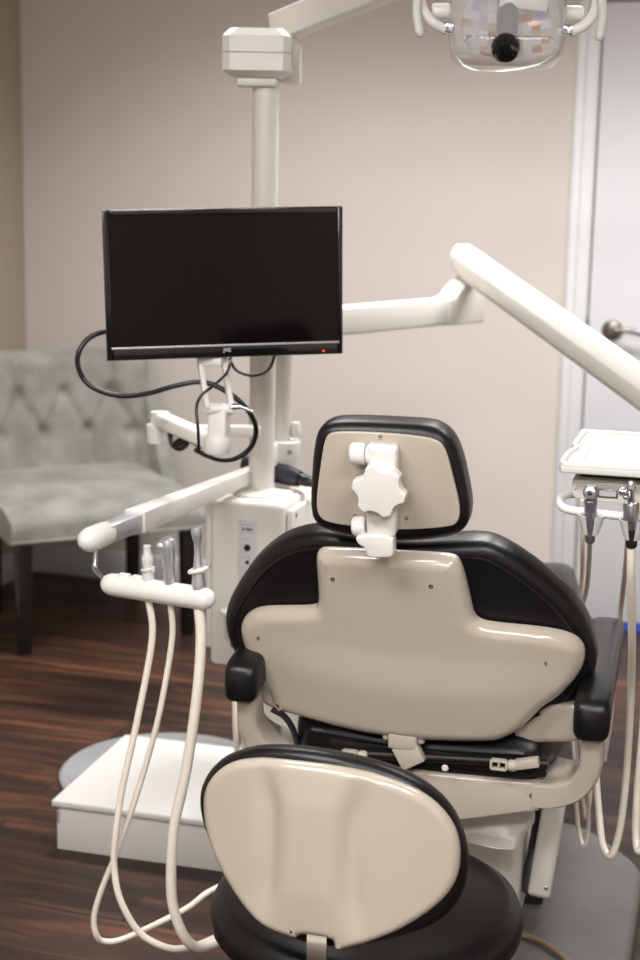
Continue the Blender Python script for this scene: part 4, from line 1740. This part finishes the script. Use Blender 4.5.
# tufted back
BH0, BH1 = .42, .875
btn = []
folds = []
for z, xs in ((.735, (-.13, .03, .19)), (.605, (-.21, -.05, .11, .25))):
    for x in xs:
        btn.append((x, z))
for x in (-.13, .03, .19):
    folds.append(((x, .735), (x, .90)))
    for sx in (-.08, .08):
        folds.append(((x, .735), (x + sx, .605)))
for x in (-.21, -.05, .11, .25):
    folds.append(((x, .605), (x, .46)))
def segd(x, z, s_):
    a_, c_ = V(s_[0]), V(s_[1])
    p_ = V((x, z))
    t_ = max(0, min(1, (p_ - a_).dot(c_ - a_) / (c_ - a_).length_squared))
    return (a_ + (c_ - a_) * t_ - p_).length
def puff(x, z):
    dsum = sum(math.exp(-(math.hypot(x - bx_, z - bz_) / .026) ** 2) for bx_, bz_ in btn)
    fold = max(math.exp(-(segd(x, z, f_) / .014) ** 2) for f_ in folds)
    return .026 * min(1, dsum) + .014 * fold
b = nb()
n, m = 60, 50
wb = hwid - .01
def back_y(z):
    return SD - .06 + (z - BH0) * .22
front = []
for j in range(m + 1):
    z = BH0 + (BH1 - BH0) * j / m
    row = []
    for i in range(n + 1):
        x = wb * (i / n * 2 - 1)
        cv = -.09 * (abs(x) / wb) ** 3
        ed = .03 * max(0, (j / m - .9) / .1) ** 2
        row.append(b.verts.new((x, back_y(z) + cv + ed + puff(x, z) - .02, z)))
    front.append(row)
back = [[b.verts.new((wb * (i / n * 2 - 1), back_y(BH0 + (BH1 - BH0) * j / m) + .075 - .05 * (abs(i / n * 2 - 1)) ** 3, BH0 + (BH1 - BH0) * j / m)) for i in range(n + 1)] for j in range(m + 1)]
for G, fl in ((front, 0), (back, 1)):
    for j in range(m):
        for i in range(n):
            f = (G[j][i], G[j][i + 1], G[j + 1][i + 1], G[j + 1][i])
            b.faces.new(f if not fl else f[::-1])
for j in range(m):
    b.faces.new((front[j][0], front[j + 1][0], back[j + 1][0], back[j][0]))
    b.faces.new((front[j][n], back[j][n], back[j + 1][n], front[j + 1][n]))
for i in range(n):
    b.faces.new((front[m][i], front[m][i + 1], back[m][i + 1], back[m][i]))
    b.faces.new((front[0][i], back[0][i], back[0][i + 1], front[0][i + 1]))
backo = obj('tufted_back', b, VELVET, AC, 60)
for bx_, bz_ in btn:
    b = nb()
    cv = -.09 * (abs(bx_) / wb) ** 3
    lathe(b, [(.010, -.003), (.010, .001), (.006, .004), (0, .005)], V((bx_, back_y(bz_) + cv + puff(bx_, bz_) - .02, bz_)), V((0, -1, 0)), 12)
    obj('button', b, VELVET, backo)
# slanting side wings
for s in (-1, 1):
    b = nb()
    wing = smooth2([(back_y(.86) + .05, .872), (back_y(.86) - .05, .872), (back_y(.7) - .12, .70), (.28, .50), (.24, .44), (.24, .34), (SD, .34), (back_y(.6) + .06, .60)], 2)
    slab(b, wing, 0, .05, .014, .014, lambda u, v, w, s=s: V((s * (hwid - .03) + (w - .0) * s * 1.0 + .0, u, v)), None, 3)
    obj('wing', b, VELVET, AC, 60)
for x, y, k in ((-hwid + .045, 0, 0), (hwid - .045, 0, 0), (-hwid + .085, SD - .06, 1), (hwid - .045, SD - .03, 1)):
    b = nb()
    rbox(b, (x, y + .02 * k, .181), (.036, .036, .362), .003, 2, None, (1.35, 1.35))
    obj('leg', b, DWOOD, AC)

# ------------------------------------------------------------------ world and view
w = bpy.data.worlds.new('room_air')
S.world = w
w.use_nodes = True
w.node_tree.nodes['Background'].inputs[0].default_value = (.9, .93, 1, 1)
w.node_tree.nodes['Background'].inputs[1].default_value = .05
S.view_settings.view_transform = 'Standard'
S.view_settings.look = 'None'
S.view_settings.gamma = 1
S.view_settings.exposure = 0.33
S.view_settings.use_curve_mapping = False
try:
    S.cycles.use_denoising = True
    S.cycles.max_bounces = 8
    S.cycles.transparent_max_bounces = 12
except Exception:
    pass
